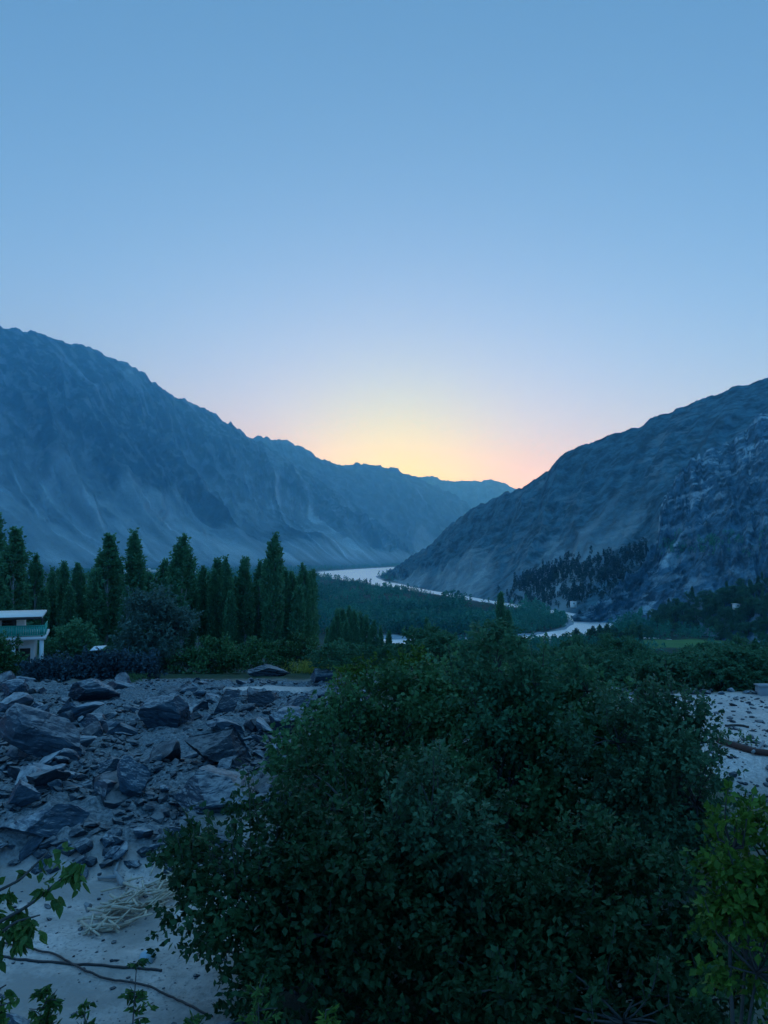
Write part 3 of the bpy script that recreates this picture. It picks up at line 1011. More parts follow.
orchard(350, 13.0, [(330, 868, 112, 82, 0), (252, 880, 66, 58, -.4), (425, 872, 88, 84, .3), (300, 930, 90, 60, -1.0), (430, 950, 84, 62, -.6), (350, 806, 60, 40, .8), (215, 905, 34, 32, -.6), (290, 975, 56, 34, -1.2), (380, 990, 90, 44, -1.4), (330, 930, 70, 50, .6)],
        3700, 12, 0.12, 0.5, 'nearest dark orchard tree with its crown down to the sandy ground', 11, leaf='shaded_leaf', shoots=70, shoot_len=0.75, trunk_r=0.12)
orchard(400, 21.5, [(395, 752, 72, 62, 0), (330, 760, 40, 46, -.8), (450, 745, 66, 66, .4), (385, 718, 46, 34, .6), (300, 776, 30, 30, -1), (345, 726, 22, 22, 0), (420, 810, 86, 56, -1.2)],
        2700, 11, 0.155, 0.65, 'bushy orchard tree with yellow-green tips beside the right end of the rock field', 12, shoots=80, shoot_len=.7, trunk_r=0.14, leaf='orchard_leaf')
orchard(545, 20.0, [(545, 775, 96, 80, 0), (500, 736, 66, 48, .5), (590, 740, 72, 48, .3), (548, 708, 50, 26, .8), (635, 770, 54, 60, -.3), (495, 800, 70, 70, -1), (600, 830, 80, 60, -1.4)],
        3500, 11, 0.150, 0.62, 'widest orchard tree with the highest crown in the middle of the orchard', 13, shoots=90, shoot_len=.6, trunk_r=0.15)
orchard(668, 17.0, [(646, 775, 58, 62, 0), (672, 742, 36, 34, .3), (614, 740, 40, 34, .2), (690, 800, 32, 46, 0), (640, 845, 70, 58, -.5), (662, 716, 26, 18, .5)],
        1900, 11, 0.125, 0.52, 'grey-green orchard tree at the right beside the pale terrace', 14, shoots=60, shoot_len=.7, trunk_r=0.12, leaf='sage_leaf')
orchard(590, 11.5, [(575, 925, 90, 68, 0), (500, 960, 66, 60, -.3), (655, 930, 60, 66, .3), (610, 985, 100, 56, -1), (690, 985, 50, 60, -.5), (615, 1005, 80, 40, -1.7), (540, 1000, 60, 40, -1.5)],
        2900, 11, 0.112, 0.45, 'low dark orchard bush in front of the widest orchard tree', 15, leaf='shaded_leaf', shoots=36, shoot_len=.4, trunk_r=0.10)
orchard(742, 7.5, [(742, 900, 30, 48, 0), (724, 842, 15, 24, .1), (766, 858, 26, 46, .2), (745, 960, 48, 60, -.2), (775, 940, 40, 80, 0)],
        640, 9, 0.085, 0.26, 'yellow-green young tree at the right edge in front of the orchard', 16, leaf='bright_leaf', shoots=34, shoot_len=.32, trunk_r=0.05, name='young_tree', nbr=40)
orchard(425, 12.0, [(432, 815, 17, 44, 0), (400, 838, 20, 36, .1), (462, 842, 20, 40, -.1), (430, 880, 44, 34, 0), (480, 890, 24, 26, -.2)], 620, 11, 0.105, 0.36,
        'paler young tree with upright leafy shoots in front of the nearest dark orchard tree', 18, leaf='sage_leaf', shoots=30, shoot_len=.55, trunk_r=.05, name='young_tree', nbr=24)
orchard(505, 19.0, [(498, 668, 18, 24, 0), (470, 686, 20, 22, .2), (535, 690, 24, 22, -.1), (505, 715, 44, 30, 0), (585, 690, 18, 22, .4)], 520, 11, 0.14, 0.5,
        'lighter green young tree pushing pointed shoots above the top of the orchard', 19, leaf='valley_leaf', shoots=26, shoot_len=.7, trunk_r=.06, name='young_tree', nbr=24)
orchard(372, 27.0, [(366, 672, 15, 14, 0), (408, 672, 18, 16, .5), (350, 690, 14, 14, 0), (440, 680, 14, 12, 0)], 260, 11, 0.11, 0.35, 'yellow-green bush tops showing above the orchard right of the straw', 17, leaf='bright_leaf', shoots=10, shoot_len=.6, name='bush', cat='bush', nbr=10, trunk_r=.05)


# --- near shoots and the leafy branch at the left edge
def sapling(lab, x, y, ztop, leafL, nl, seed, leaf='near_leaf', lean=(0, 0), span=1.0, size=0.055, sides=3):
    r = np.random.default_rng(seed)
    zg = gz(x, y)
    t = thing('sapling', lab, 'sapling', (x, y, zg))
    b = MB()
    Hh = ztop - zg
    main = curve((0, 0, -0.1), (lean[0], lean[1], Hh), r, 0.03, 12)
    b.tube(main, np.linspace(0.022, 0.004, 12), 6)
    P0, T0, L0 = [], [], []
    for i in range(nl):
        f = 1 - span / Hh * r.random() ** 1.1
        p = main[0] + (main[-1] - main[0]) * f
        dr = unit(np.array((r.normal(), r.normal() * 0.6, 0.5)))
        ln = leafL * r.uniform(.3, 1) * (1.15 - 0.6 * (f - (1 - span / Hh)) * Hh / span)
        e = p + dr * ln
        b.tube(curve(p, e, r, 0.06, 5), np.linspace(0.006, 0.0025, 5), 5)
        P0.append(p)
        T0.append(dr)
        L0.append(ln * 1.05)
    v, q, tn = sprays(np.array(P0), np.array(T0), np.array(L0), 9, size, r, 0.30, 0.45, 0.75, shape='heart', up=0.6)
    obj('stem', b.mesh('stem'), M['bark'], t)
    obj('leaves', crown_mesh('leaves', [(v, q, tn)]), M[leaf], t)
    return t


def px_xy(px, d):
    return (px - 384) / F * d


sapling('green shoot with heart-shaped leaves at the lower left corner over the hose', px_xy(10, 5.2), 5.2, -(975 - HOR) / F * 5.2, .16, 14, 31, span=.35)
sapling('leafy shoot rising before the sandy ground with a thick leafy top', px_xy(44, 6.0), 6.0, -(972 - HOR) / F * 6.0, .20, 30, 32, lean=(.10, 0), span=.5)
sapling('thin leafy shoot standing right of the thick leafy top', px_xy(95, 6.4), 6.4, -(988 - HOR) / F * 6.4, .16, 20, 33, span=.45)
sapling('tallest leafy shoot over the crossing of the hoses below the stick heap', px_xy(135, 6.6), 6.6, -(950 - HOR) / F * 6.6, .18, 18, 34, lean=(.08, 0), span=.6)
sapling('small shoot at the bottom edge below the hose end', px_xy(200, 6.4), 6.4, -(1000 - HOR) / F * 6.4, .2, 18, 35, span=.4)
sapling('bright yellow-green shoot at the bottom edge under the nearest orchard tree', px_xy(328, 5.4), 5.4, -(994 - HOR) / F * 5.4, .14, 12, 36, leaf='bright_leaf', span=.3, size=.06)
sapling('dark leafy shoot left of the bright yellow-green one at the bottom edge', px_xy(262, 6.8), 6.8, -(975 - HOR) / F * 6.8, .3, 40, 37, span=.8)

bt = thing('young_poplar', 'leafy branch of a young poplar reaching in from the left edge over the sandy ground', 'tree', (-2.75, 3.9, -7.0))
r_ = np.random.default_rng(77)
bs = MB()
stem = curve((0, 0, -.2), (0.25, 0.1, 6.2), r_, 0.02, 14)
bs.tube(stem, np.linspace(.05, .012, 14), 8)
P0, T0, L0 = [], [], []


def branch_to(z0, pts, n_tw, tl):
    root = stem[0] + (stem[-1] - stem[0]) * ((z0 + 7.0) / 6.2)
    Pp = np.array([root] + [np.array(at(px, py, dd)) - np.array((-2.75, 3.9, -7.0)) for px, py, dd in pts])
    tt = np.linspace(0, len(Pp) - 1, 14)
    Cc = np.stack([np.interp(tt, np.arange(len(Pp)), Pp[:, i]) for i in range(3)], 1)
    bs.tube(Cc, np.linspace(.012, .003, 14), 6)
    for i in range(n_tw):
        f = r_.random()
        j = 3 + f * 9.9
        a = Cc[int(j)] + (Cc[int(j) + 1] - Cc[int(j)]) * (j % 1)
        dr = unit(np.array((r_.normal() * .6 + .25, r_.normal() * .5, r_.normal() * .55 - .1)))
        P0.append(a)
        T0.append(dr)
        L0.append(tl * r_.uniform(.4, 1.1))


branch_to(-1.9, [(-20, 900, 3.7), (20, 880, 3.6), (48, 852, 3.7)], 15, .12)
branch_to(-2.0, [(-15, 930, 3.6), (30, 905, 3.6), (60, 880, 3.6), (82, 862, 3.6)], 18, .11)
branch_to(-2.1, [(-15, 945, 3.5), (15, 922, 3.5), (40, 915, 3.5)], 22, .12)
branch_to(-2.3, [(-20, 1000, 3.5), (6, 985, 3.5)], 6, .08)
v, q, tn = sprays(np.array(P0), np.array(T0), np.array(L0), 6, .052, r_, .31, .5, .7, shape='heart', up=.5)
obj('stem', bs.mesh('stem'), M['bark'], bt)
obj('leaves', crown_mesh('leaves', [(v, q, tn)]), M['near_leaf'], bt)


# --- poplars
def poplar_meshes(seed, H, Wd, ntw, per, size, bare=0.12):
    r = np.random.default_rng(seed)
    nb = 40                                    # steep boughs, each a narrow flame of its own
    f0 = bare + (0.86 - bare) * (np.arange(nb) + r.random(nb)) / nb
    an0 = r.random(nb) * 6.283
    ln = H * r.uniform(0.16, 0.34, nb) * (1.1 - 0.5 * f0)
    g0 = np.clip((f0 - bare) / (0.86 - bare), 0, 1)
    env0 = Wd * 0.5 * np.minimum(0.45 + g0 / 0.25 * 0.55, 1.0) * np.clip((1.12 - g0) / 0.42, 0, 1) ** 0.55 * r.uniform(0.65, 1.05, nb)
    j = r.integers(0, nb, ntw)
    t = r.random(ntw) ** 0.9
    an = an0[j] + r.normal(size=ntw) * 0.25
    z = np.minimum(H * f0[j] + ln[j] * t, H * (0.99 - 0.02 * r.random(ntw)))
    rad = env0[j] * (0.45 + 0.55 * np.sin(np.pi * (0.25 + 0.6 * t))) * np.clip((H * 1.02 - z) / (H * 0.24), 0.07, 1) ** 0.8
    fl = (Wd * 0.13) * (1.05 - t ** 2)
    P = np.stack([np.cos(an) * rad + r.normal(size=ntw) * fl * .7, np.sin(an) * rad + r.normal(size=ntw) * fl * .7, z], 1)
    T = unit(np.stack([np.cos(an) * 0.22, np.sin(an) * 0.22, np.full(ntw, 1.0)], 1) + r.normal(size=(ntw, 3)) * 0.15)
    tone = np.clip(r.random(nb)[j] * 0.8 + 0.1 + r.normal(size=ntw) * .15, 0, 1)
    v, q, tn = sprays(P, T, H * 0.055 * r.uniform(.6, 1.5, ntw), per, size, r, 0.36, 0.0, 0.7, tone=tone, up=0.35)
    b = MB()
    tp = curve((0, 0, -.4), (0, 0, H * .93), r, 0.006, 12)
    b.tube(tp, np.linspace(H * .012, .02, 12), 7)
    for i in range(14):
        a = tp[2 + i % 9]
        an_ = r.random() * 6.283
        b.tube(curve(a, a + np.array((math.cos(an_) * Wd * .3, math.sin(an_) * Wd * .3, H * .16)), r, .08, 5), np.linspace(H * .004, .01, 5), 5)
    return crown_mesh('crown', [(v, q, tn)]), b.mesh('trunk')


POP = []
for i in range(5):
    c_, t_ = poplar_meshes(300 + i, 14.0, (1.65, 1.4, 1.9, 1.25, 1.5)[i], (820, 720, 900, 640, 760)[i], 11, 0.27, bare=(0.10, 0.2, 0.08, 0.16, 0.24)[i])
    POP.append((c_, t_))
TOPS = [  # column, row of the tip, distance, variant, label
    (14, 534, 74, 2, 'broad dark poplar above the house roof, at the left edge'), (-8, 520, 76, 2, None), (36, 560, 84, 0, 'short dark poplar just right of the house roof'), (52, 572, 90, 3, None), (66, 567, 88, 1, None), (80, 567, 86, 4, None), (93, 574, 92, 3, None),
    (108, 540, 82, 2, 'tall thick poplar left of the slim one, behind the white shed'), (121, 570, 92, 1, None), (136, 537, 84, 3, 'tall slim poplar right of the thick one, above the grey willow'), (150, 576, 96, 4, None), (164, 565, 92, 1, None),
    (182, 542, 84, 0, 'tall dark poplar with a ragged double tip right above the grey willow'), (190, 560, 88, 3, None), (203, 570, 92, 4, None), (217, 564, 90, 1, None), (227, 562, 88, 3, None), (237, 580, 94, 4, None), (246, 563, 90, 1, None),
    (260, 566, 92, 3, None), (274, 540, 86, 0, 'tallest poplar of the right end of the row with a pale forked trunk'), (285, 574, 90, 1, None), (293, 575, 92, 4, None), (304, 569, 90, 0, None), (312, 592, 94, 3, None), (298, 590, 84, 1, None),
    (175, 585, 100, 1, None), (210, 590, 98, 4, None), (253, 590, 100, 0, None), (232, 595, 84, 1, None), (267, 590, 98, 3, None), (72, 590, 80, 1, None), (98, 592, 82, 4, None), (128, 590, 80, 0, None), (44, 592, 78, 1, None), (22, 575, 82, 3, None), (-20, 545, 82, 1, None), (6, 560, 86, 4, None)]
TOPS += [(random.uniform(20, 318), random.uniform(574, 600), random.uniform(88, 108), random.randrange(5), None) for _ in range(58)]
GRP = 'poplars in the row behind the rock field'
for k, (px, py, d, vi, lab) in enumerate(TOPS):
    x = px_xy(px, d)
    zg = gz(x, d)
    ht = (HOR - py) / F * d - zg
    lab = lab or 'slender green poplar in the row behind the rock field'
    c_, t_ = POP[vi]
    t = plant('poplar', lab, 'tree', (x, d, zg), c_, t_, M['poplar_leaf'], M['pale_bark'], GRP, random.uniform(0, 6.28))
    s = ht / 14.0
    w_ = s * random.uniform(0.9, 1.15) * (1.2 if d < 85 else 1.05)
    t.scale = (w_, w_, s)
# second clump beyond the end of the row
for k, (px, py) in enumerate([(333, 622), (338, 612), (343, 611), (349, 609), (355, 612), (361, 615), (367, 618), (374, 622), (381, 628), (346, 622), (357, 624), (328, 630), (389, 632)]):
    d = random.uniform(140, 165)
    x = px_xy(px, d)
    zg = gz(x, d)
    ht = (HOR - py) / F * d - zg
    c_, t_ = POP[k % 5]
    t = plant('poplar', 'slim poplar in the tight clump beyond the yellow straw', 'tree', (x, d, zg), c_, t_, M['valley_leaf'], M['pale_bark'], 'poplars in the clump beyond the straw', random.uniform(0, 6.28))
    t.scale = (ht / 14, ht / 14, ht / 14)

# --- willow, bushes and dry brush at the back of the field
orchard(157, 62, [(157, 632, 32, 32, 0), (140, 645, 20, 24, -.5), (176, 640, 22, 26, .3), (158, 612, 22, 18, .5), (155, 656, 36, 14, 0)], 1500, 14, 0.24, 0.9, 'round grey-green willow in front of the poplar row', 51, leaf='willow_leaf', shoots=0, name='willow', trunk_r=.16)
orchard(212, 60, [(205, 660, 22, 14, 0), (226, 656, 16, 14, .5), (190, 664, 14, 10, 0)], 600, 12, 0.22, .7, 'dark green bush right of the grey willow', 52, shoots=0, name='bush', cat='bush', trunk_r=.08)
orchard(306, 66, [(300, 655, 20, 14, 0), (322, 656, 16, 12, .5), (283, 660, 16, 10, 0)], 600, 12, 0.22, .7, 'dark round bush at the foot of the right end of the poplar row', 53, shoots=0, name='bush', cat='bush', trunk_r=.08)
orchard(250, 70, [(246, 655, 16, 14, 0), (264, 657, 14, 12, .5)], 420, 12, 0.22, .7, 'dark bush between the other two below the poplars', 54, shoots=0, name='bush', cat='bush', trunk_r=.08)
orchard(78, 64, [(70, 650, 20, 16, 0), (95, 652, 16, 14, .5), (52, 655, 12, 12, 0), (84, 640, 12, 12, .5)], 700, 12, 0.22, .8, 'mid-green bush between the house and the white shed', 55, leaf='poplar_leaf', shoots=0, name='bush', cat='bush', trunk_r=.08)
orchard(6, 52, [(2, 658, 18, 17, 0), (14, 664, 9, 11, .3), (-14, 652, 20, 22, 0), (6, 674, 16, 9, 0)], 800, 12, 0.2, .6, 'dark leafy tree standing in front of the white house', 56, shoots=10, name='broadleaf_tree', trunk_r=.1)
k = 0
for cx, yb, w_, h_ in ((36, 682, 30, 11), (62, 679, 36, 14), (92, 676, 34, 14), (118, 675, 28, 13), (140, 676, 22, 10)):
    k += 1
    orchard(cx, 50.5, [(cx, yb - h_ * .45, w_ * .55, h_ * .55, 0), (cx + 8, yb - h_ * .4, w_ * .4, h_ * .4, .4)], 300, 12, 0.22, .75,
            ['low dry grey brush nearest the house', 'dry grey brush behind the pale flat slab', 'dry grey brush in front of the white shed', 'dry grey brush left of the willow foot', 'smallest dry grey brush, at the willow foot'][k - 1],
            60 + k, leaf='dry_brush', shoots=16, shoot_len=1.0, name='bush', cat='bush', trunk_r=.04)


def tuft(px, py, wpx, hpx, leaf, lab, seed, n_=700, name='straw_clump', cat='dry grass'):
    r = np.random.default_rng(seed)
    b = ground_hit(px, py, 8)
    d = b[1]
    P = np.stack([r.normal(size=n_) * wpx * d / F * .3, r.normal(size=n_) * .7, np.zeros(n_)], 1)
    P[:, 2] = height(P[:, 0] + b[0], P[:, 1] + b[1]) - b[2]
    T = unit(np.stack([r.normal(size=n_) * .45, r.normal(size=n_) * .45, np.ones(n_)], 1))
    v, q, tn = sprays(P, T, hpx * d / F * r.uniform(.4, 1.1, n_), 4, .22, r, .10, .1, .35)
    o = obj(name, crown_mesh(name, [(v, q, tn)]), M[leaf], loc=tuple(b))
    return tag(o, lab, cat)


tuft(318, 674, 46, 14, 'straw', 'widest clump of yellow dry grass behind the rock field', 71, 900)
tuft(292, 668, 26, 8, 'straw', 'small clump of yellow dry grass left of the widest one', 72, 300)
tuft(246, 672, 26, 7, 'weed', 'low green weeds left of the yellow grass', 73, 300, 'weed_clump', 'weeds')
tuft(132, 681, 24, 5, 'weed', 'thin green weeds at the back of the rock field below the willow', 74, 160, 'weed_clump', 'weeds')
tuft(350, 698, 14, 12, 'bright_leaf', 'bright green weeds at the right end of the rock field', 75, 200, 'weed_clump', 'weeds')

# ------------------------------------------------------------------ trees of the valley
VT = []
for i in range(4):                           # round-headed
    r = np.random.default_rng(500 + i)
    lb = [(0, 0, 5.0, 2.4, 2.4, 2.6)] + [(r.normal() * 1.5, r.normal() * 1.5, 3.6 + r.random() * 3.2, 1.5, 1.5, 1.7) for _ in range(4)]
    VT.append(broadleaf(520 + i, 7.5, lb, 420, 9, 0.42, 0.8, .18, 0, nbr=14))
for i in range(3):                           # narrow
    VT.append(poplar_meshes(540 + i, 10.0, (1.9, 2.3, 1.6)[i], 260, 9, 0.42, .08))


def valley_tree(x, y, ht, vi, lab, grp, leaf='valley_leaf', wd=1.0):
    c_, t_ = VT[vi]
    t = plant('valley_tree' if vi < 4 else 'poplar', lab, 'tree', (x, y, gz(x, y)), c_, t_, M[leaf], M['bark'], grp, random.uniform(0, 6.28))
    s = ht / (8.0 if vi < 4 else 10.0)
    t.scale = (s * wd, s * wd, s)
    return t


# tree tops seen over the orchard: a band falling with the slope to the river bank
G1 = 'trees on the slope between the orchard and the river'
cnt = 0
bands = [(52, 80, 4.6, 26), (80, 130, 5.5, 44), (130, 220, 7.0, 60), (220, 360, 9.0, 62), (360, 520, 11.0, 60)]
for lo, hi, hh, nt in bands:
    for k in range(nt):
        y = random.uniform(lo, hi)
        px = random.uniform(322 if y > 70 else 352, 790)
        x = px_xy(px, y)
        ht = hh * random.uniform(.6, 1.15)
        ztop = gz(x, y) + ht
        row = HOR - ztop / y * F
        lim = 641 + 5 * math.sin(px * .05) + (8 if 640 < px < 720 else 0) + (6 if 425 < px < 575 else 0) if px > 400 else 646
        if row < lim:
            ht -= (lim - row) * y / F
        if ht < hh * .3:
            continue
        nar = random.random() < (.30 if y > 130 else .12)
        valley_tree(x, y, ht, random.choice((4, 5, 6)) if nar else random.randrange(4), 'narrow tree on the slope between the orchard and the river' if nar else 'round-headed tree on the slope between the orchard and the river',
                    G1, random.choice(('valley_leaf', 'valley_leaf', 'sage_leaf', 'poplar_leaf')))
for k in range(44):
    y = random.uniform(43.5, 62)
    px = random.uniform(560, 800) if k % 4 else random.uniform(330, 560)
    x = px_xy(px, y)
    valley_tree(x, y, random.uniform(2.0, 3.4), random.randrange(4), 'low leafy bush on the bank just behind the orchard and the pale terrace', 'bushes on the bank behind the orchard', random.choice(('valley_leaf', 'sage_leaf', 'poplar_leaf')), 1.35)
# named silhouettes against the river
for px, py, d, vi, lab, wd in [(500, 596, 130, 4, 'tallest lone poplar rising above the orchard before the far wood', 1.0), (508, 612, 128, 5, 'shorter poplar at the right shoulder of the tallest lone one', .9), (492, 622, 132, 6, 'low poplar at the left shoulder of the tallest lone one', .9),
                               (455, 634, 200, 4, 'small poplar tip standing against the near river', 1), (427, 620, 170, 5, 'poplar left of the near river bend with a blunt tip', 1)]:
    x = px_xy(px, d)
    zg = gz(x, d)
    t = plant('poplar', lab, 'tree', (x, d, zg), *POP[vi - 3], M['valley_leaf'], M['bark'])
    s = ((HOR - py) / F * d - zg) / 14
    t.scale = (s * wd, s * wd, s)
G2 = 'dark trees on the near river bank'
for k in range(46):
    px = random.choice((random.uniform(572, 640), random.uniform(572, 640), random.uniform(430, 572)))
    d = random.uniform(520, 556)
    x = px_xy(px, d)
    tall = random.uniform(8, 17) if px > 572 else random.uniform(5, 9)
    valley_tree(x, d, tall, random.choice((4, 5, 6)), 'dark narrow tree on the near river bank', G2, 'wood_leaf', random.uniform(1, 1.6))


# far woods that read as one mass: every tree in them a small clump of foliage faces
def wood_mesh(name, pts, hts, seed, faces=46, narrow=0.5, size=0.20):
    r = np.random.default_rng(seed)
    n_ = len(pts)
    nar = r.random(n_) < narrow
    f = r.random((n_, faces))
    wd = np.where(nar, .11, .30)[:, None] * hts[:, None]
    rr_ = wd * np.sin(np.pi * np.clip(f, .05, .97) ** np.where(nar, .6, .8)[:, None]) * r.uniform(.3, 1, f.shape) ** .5
    an = r.random(f.shape) * 6.283
    P = np.stack([pts[:, None, 0] + np.cos(an) * rr_, pts[:, None, 1] + np.sin(an) * rr_, pts[:, None, 2] + hts[:, None] * f], -1)
    D = unit(r.normal(size=P.shape) * .6 + np.stack([np.cos(an) * .5, np.sin(an) * .5, np.full(an.shape, .6)], -1))
    S = (hts[:, None] * size * r.uniform(.6, 1.2, f.shape)).ravel()
    tone = np.clip(r.random(n_)[:, None] * .5 + .3 * r.random(f.shape) + .1 + .6 * fbm(pts[:, 0] * .01, pts[:, 1] * .006, 3.3, octv=2)[:, None], 0, 1).ravel()
    v, q, k = leaf_verts(P.reshape(-1, 3), D.reshape(-1, 3), S, .45, r, .5)
    return mesh_np(name, v, q, {'tone': np.repeat(tone, k)}, flat=True)


# island wood inside the river bend
n_ = 22000
yy = np.exp(rng.uniform(math.log(640), math.log(3600), n_))
xx = (rng.uniform(150, 640, n_) - 384) / F * yy
rd = river_d(xx, yy)
dens = fbm(xx * .006, yy * .006, 1.5, octv=3)
px_, py_ = project(np.stack([xx, yy, np.full(n_, -65.0)], 1))
okk = (rd > 1.25) & (dens + rng.uniform(-.3, .6, n_) > -.05)
brow = np.interp(px_, [150, 372, 410, 440, 480, 520, 560, 590, 606], [570, 580.5, 587, 591.5, 597, 604, 610, 616, 622])   # stay inside the bend
okk &= (py_ > brow)
pts = np.stack([xx, yy, height(xx, yy)], 1)[okk][:7500]
o = obj('island_wood', wood_mesh('island_wood', pts, rng.uniform(5, 12, len(pts)) * (1 + 0.8 * np.clip(fbm(pts[:, 0] * .012, pts[:, 1] * .008, 2.0, octv=3), -.6, .8)), 1, 40, .35), M['wood_leaf'])
tag(o, kind='stuff')
# thin belts of trees at the far foot of the left mountain
n_ = 9000
yy = rng.uniform(2000, 6800, n_)
xx = (rng.uniform(60, 420, n_) - 384) / F * yy
okk = (river_d(xx, yy) > 1.15) & (fbm(xx * .002, yy * .004, 4.0, octv=3) > -0.32)
pts = np.stack([xx, yy, height(xx, yy)], 1)[okk]
o = obj('valley_wood', wood_mesh('valley_wood', pts, rng.uniform(9, 16, len(pts)), 2, 26, .2), M['wood_leaf'])
tag(o, kind='stuff')


# wood on the flat between the river, the spur and the field
n_ = 5200
yy = rng.uniform(470, 860, n_)
xx = (rng.uniform(430, 830, n_) - 384) / F * yy
fm = np.hypot((xx - fx) / 66, (yy - fy) / 46)
okk = (river_d(xx, yy) > 1.10) & (fm > 1) & (fbm(xx * .012, yy * .012, 7.0, octv=3) > -.45) & ~((np.abs(xx - fx) < 60) & (yy < fy) & (yy > fy - 90))
pts = np.stack([xx, yy, height(xx, yy)], 1)[okk][:2400]
hts = rng.uniform(4, 10, len(pts)) * np.where(river_d(pts[:, 0], pts[:, 1]) < 1.8, .6, 1)
o = obj('riverside_wood', wood_mesh('riverside_wood', pts, hts, 9, 70, .3, .15), M['wood_leaf'])
tag(o, kind='stuff')


def inside(px, py, poly):
    c_ = np.zeros(np.shape(px), bool)
    j = len(poly) - 1
    for i in range(len(poly)):
        (x1, y1), (x2, y2) = poly[i], poly[j]
        c_ ^= ((y1 > py) != (y2 > py)) & (px < (x2 - x1) * (py - y1) / (y2 - y1 + 1e-9) + x1)
        j = i
    return c_


def slope_points(P, poly, n_, seed):
    r = np.random.default_rng(seed)
    px, py = project(P)
    cand = P[inside(px + r.normal(size=px.shape) * 9, py + r.normal(size=px.shape) * 3, poly)]
    if not len(cand):
        return np.zeros((0, 3))
    return cand[r.integers(0, len(cand), n_)] + r.normal(size=(n_, 3)) * np.array((1.5, 1.5, 0))


pts = slope_points(RMP, [(523, 577), (545, 568), (575, 563), (605, 557), (640, 549), (664, 546), (655, 562), (636, 577), (612, 594), (580, 604), (545, 606), (522, 601)], 900, 5)
o = obj('hillside_wood', wood_mesh('hillside_wood', pts, rng.uniform(4, 11, len(pts)), 3, 50, .6), M['conifer_leaf'])
tag(o, kind='stuff')
pts = np.concatenate([slope_points(SPP, [(690, 545), (720, 536), (768, 530), (790, 545), (768, 556), (730, 553), (705, 560)], 60, 6), slope_points(SPP, [(664, 548), (700, 538), (708, 546), (680, 560)], 40, 7)])
o = obj('ledge_shrubs', wood_mesh('ledge_shrubs', pts, rng.uniform(3, 7, len(pts)), 4, 40, .1), M['wood_leaf'])
tag(o, kind='stuff')
G3 = 'trees at the foot of the rocky spur'
pts = slope_points(SPP, [(636, 632), (660, 618), (690, 603), (720, 592), (768, 578), (800, 570), (810, 650), (690, 640)], 230, 8)
for p in pts:
    vi = random.choice((0, 1, 2, 3, 4, 5, 6))
    c_, t_ = VT[vi]
    t = plant('hillside_tree', ('narrow' if vi > 3 else 'round-headed') + ' dark tree at the foot of the rocky spur', 'tree', tuple(p + (0, 0, -.6)), c_, t_, M['wood_leaf'], M['bark'], G3, random.uniform(0, 6.28))
    s = random.uniform(6, 12) / (8 if vi < 4 else 10)
    t.scale = (s * 1.15, s * 1.15, s)
# trees along the far side of the green field
for k in range(34):
    y = random.uniform(585, 640)
    px = random.uniform(640, 780)
    if inside(np.array([px]), np.array([HOR + 65 / y * F]), [(655, 633), (725, 633), (725, 650), (655, 650)])[0] and y < 640:
        y = random.uniform(650, 690)
    x = px_xy(px, y)
    valley_tree(x, y, random.uniform(6, 11), random.randrange(7), 'dark tree beyond the green field on the valley floor', 'trees beyond the green field', 'wood_leaf', 1.1)

# ------------------------------------------------------------------ house at the left
hx, hy = px_xy(46, 57.0), 57.0
hzg = gz(hx - 3, hy) - 0.3
H_ = thing('house', 'white two-storey house with an open upper veranda and green railing at the left edge', 'house', (hx, hy, hzg), R(21))
zf = -(639 - HOR) / F * hy - hzg            # upper floor
zr = -(617.5 - HOR) / F * hy - hzg          # roof underside
W_, D_ = 9.5, 6.5
b = MB()
b.box((-W_, 1.6, 0), (-0.75, D_, zf - .02))
b.box((-W_, 3.6, zf + .24), (-1.6, D_ - .2, zr - .01))
wall = obj('wall', b.mesh('wall'), M['white_wall'], H_)
for x in (-7.2, -4.7, -2.3):
    wn_ = obj('window', MB().box((x - .55, 1.53, 1.0), (x + .55, 1.597, 2.3)).mesh('window'), M['dark_wood'], H_)
    obj('pane', MB().box((x - .46, 1.51, 1.09), (x + .46, 1.527, 2.21)).mesh('pane'), M['glass'], wn_)
dr = obj('door', MB().box((-1.65, 1.53, 0.05), (-.95, 1.597, 2.1)).mesh('door'), M['dark_wood'], H_)
obj('handle', MB().box((-1.08, 1.49, 1.0), (-1.02, 1.528, 1.12)).mesh('handle'), M['concrete'], dr)
for x in (-6.6, -4.2, -2.6):
    wn_ = obj('window', MB().box((x - .5, 3.53, zf + .75), (x + .5, 3.597, zr - .35)).mesh('window'), M['dark_wood'], H_)
    obj('pane', MB().box((x - .42, 3.51, zf + .83), (x + .42, 3.527, zr - .43)).mesh('pane'), M['glass'], wn_)
obj('floor_slab', MB().box((-W_, 0, zf), (0.15, D_, zf + .22)).mesh('floor_slab'), M['white_wall'], H_)
for x in (-9.0, -6.6, -4.2, -2.0, -.12):
    obj('pillar', MB().box((x - .14, .1, 0), (x + .14, .38, zf - .003)).mesh('pillar'), M['white_wall'], H_)
    obj('post', MB().box((x - .06, .14, zf + .223), (x + .06, .26, zr - .003)).mesh('post'), M['dark_wood'], H_)
b = MB()
b.box((-W_, .05, zf + 1.0), (0.1, .11, zf + 1.08))
b.box((-W_, .05, zf + .32), (0.1, .11, zf + .38))
for i in range(62):
    x = -W_ + .1 + i * .155
    b.box((x, .06, zf + .383), (x + .138, .10, zf + .997))
b.box((.04, .113, zf + 1.0), (.10, D_ * .6, zf + 1.08))
b.box((.04, .113, zf + .32), (.10, D_ * .6, zf + .38))
for i in range(24):
    y = .2 + i * .155
    b.box((.05, y, zf + .383), (.09, y + .138, zf + .997))
obj('railing', b.mesh('railing'), M['green_rail'], H_)
rf = obj('roof', MB().box((-W_ - .2, -.6, zr), (-.1, D_ + .4, zr + .16)).mesh('roof'), M['cream_roof'], H_)
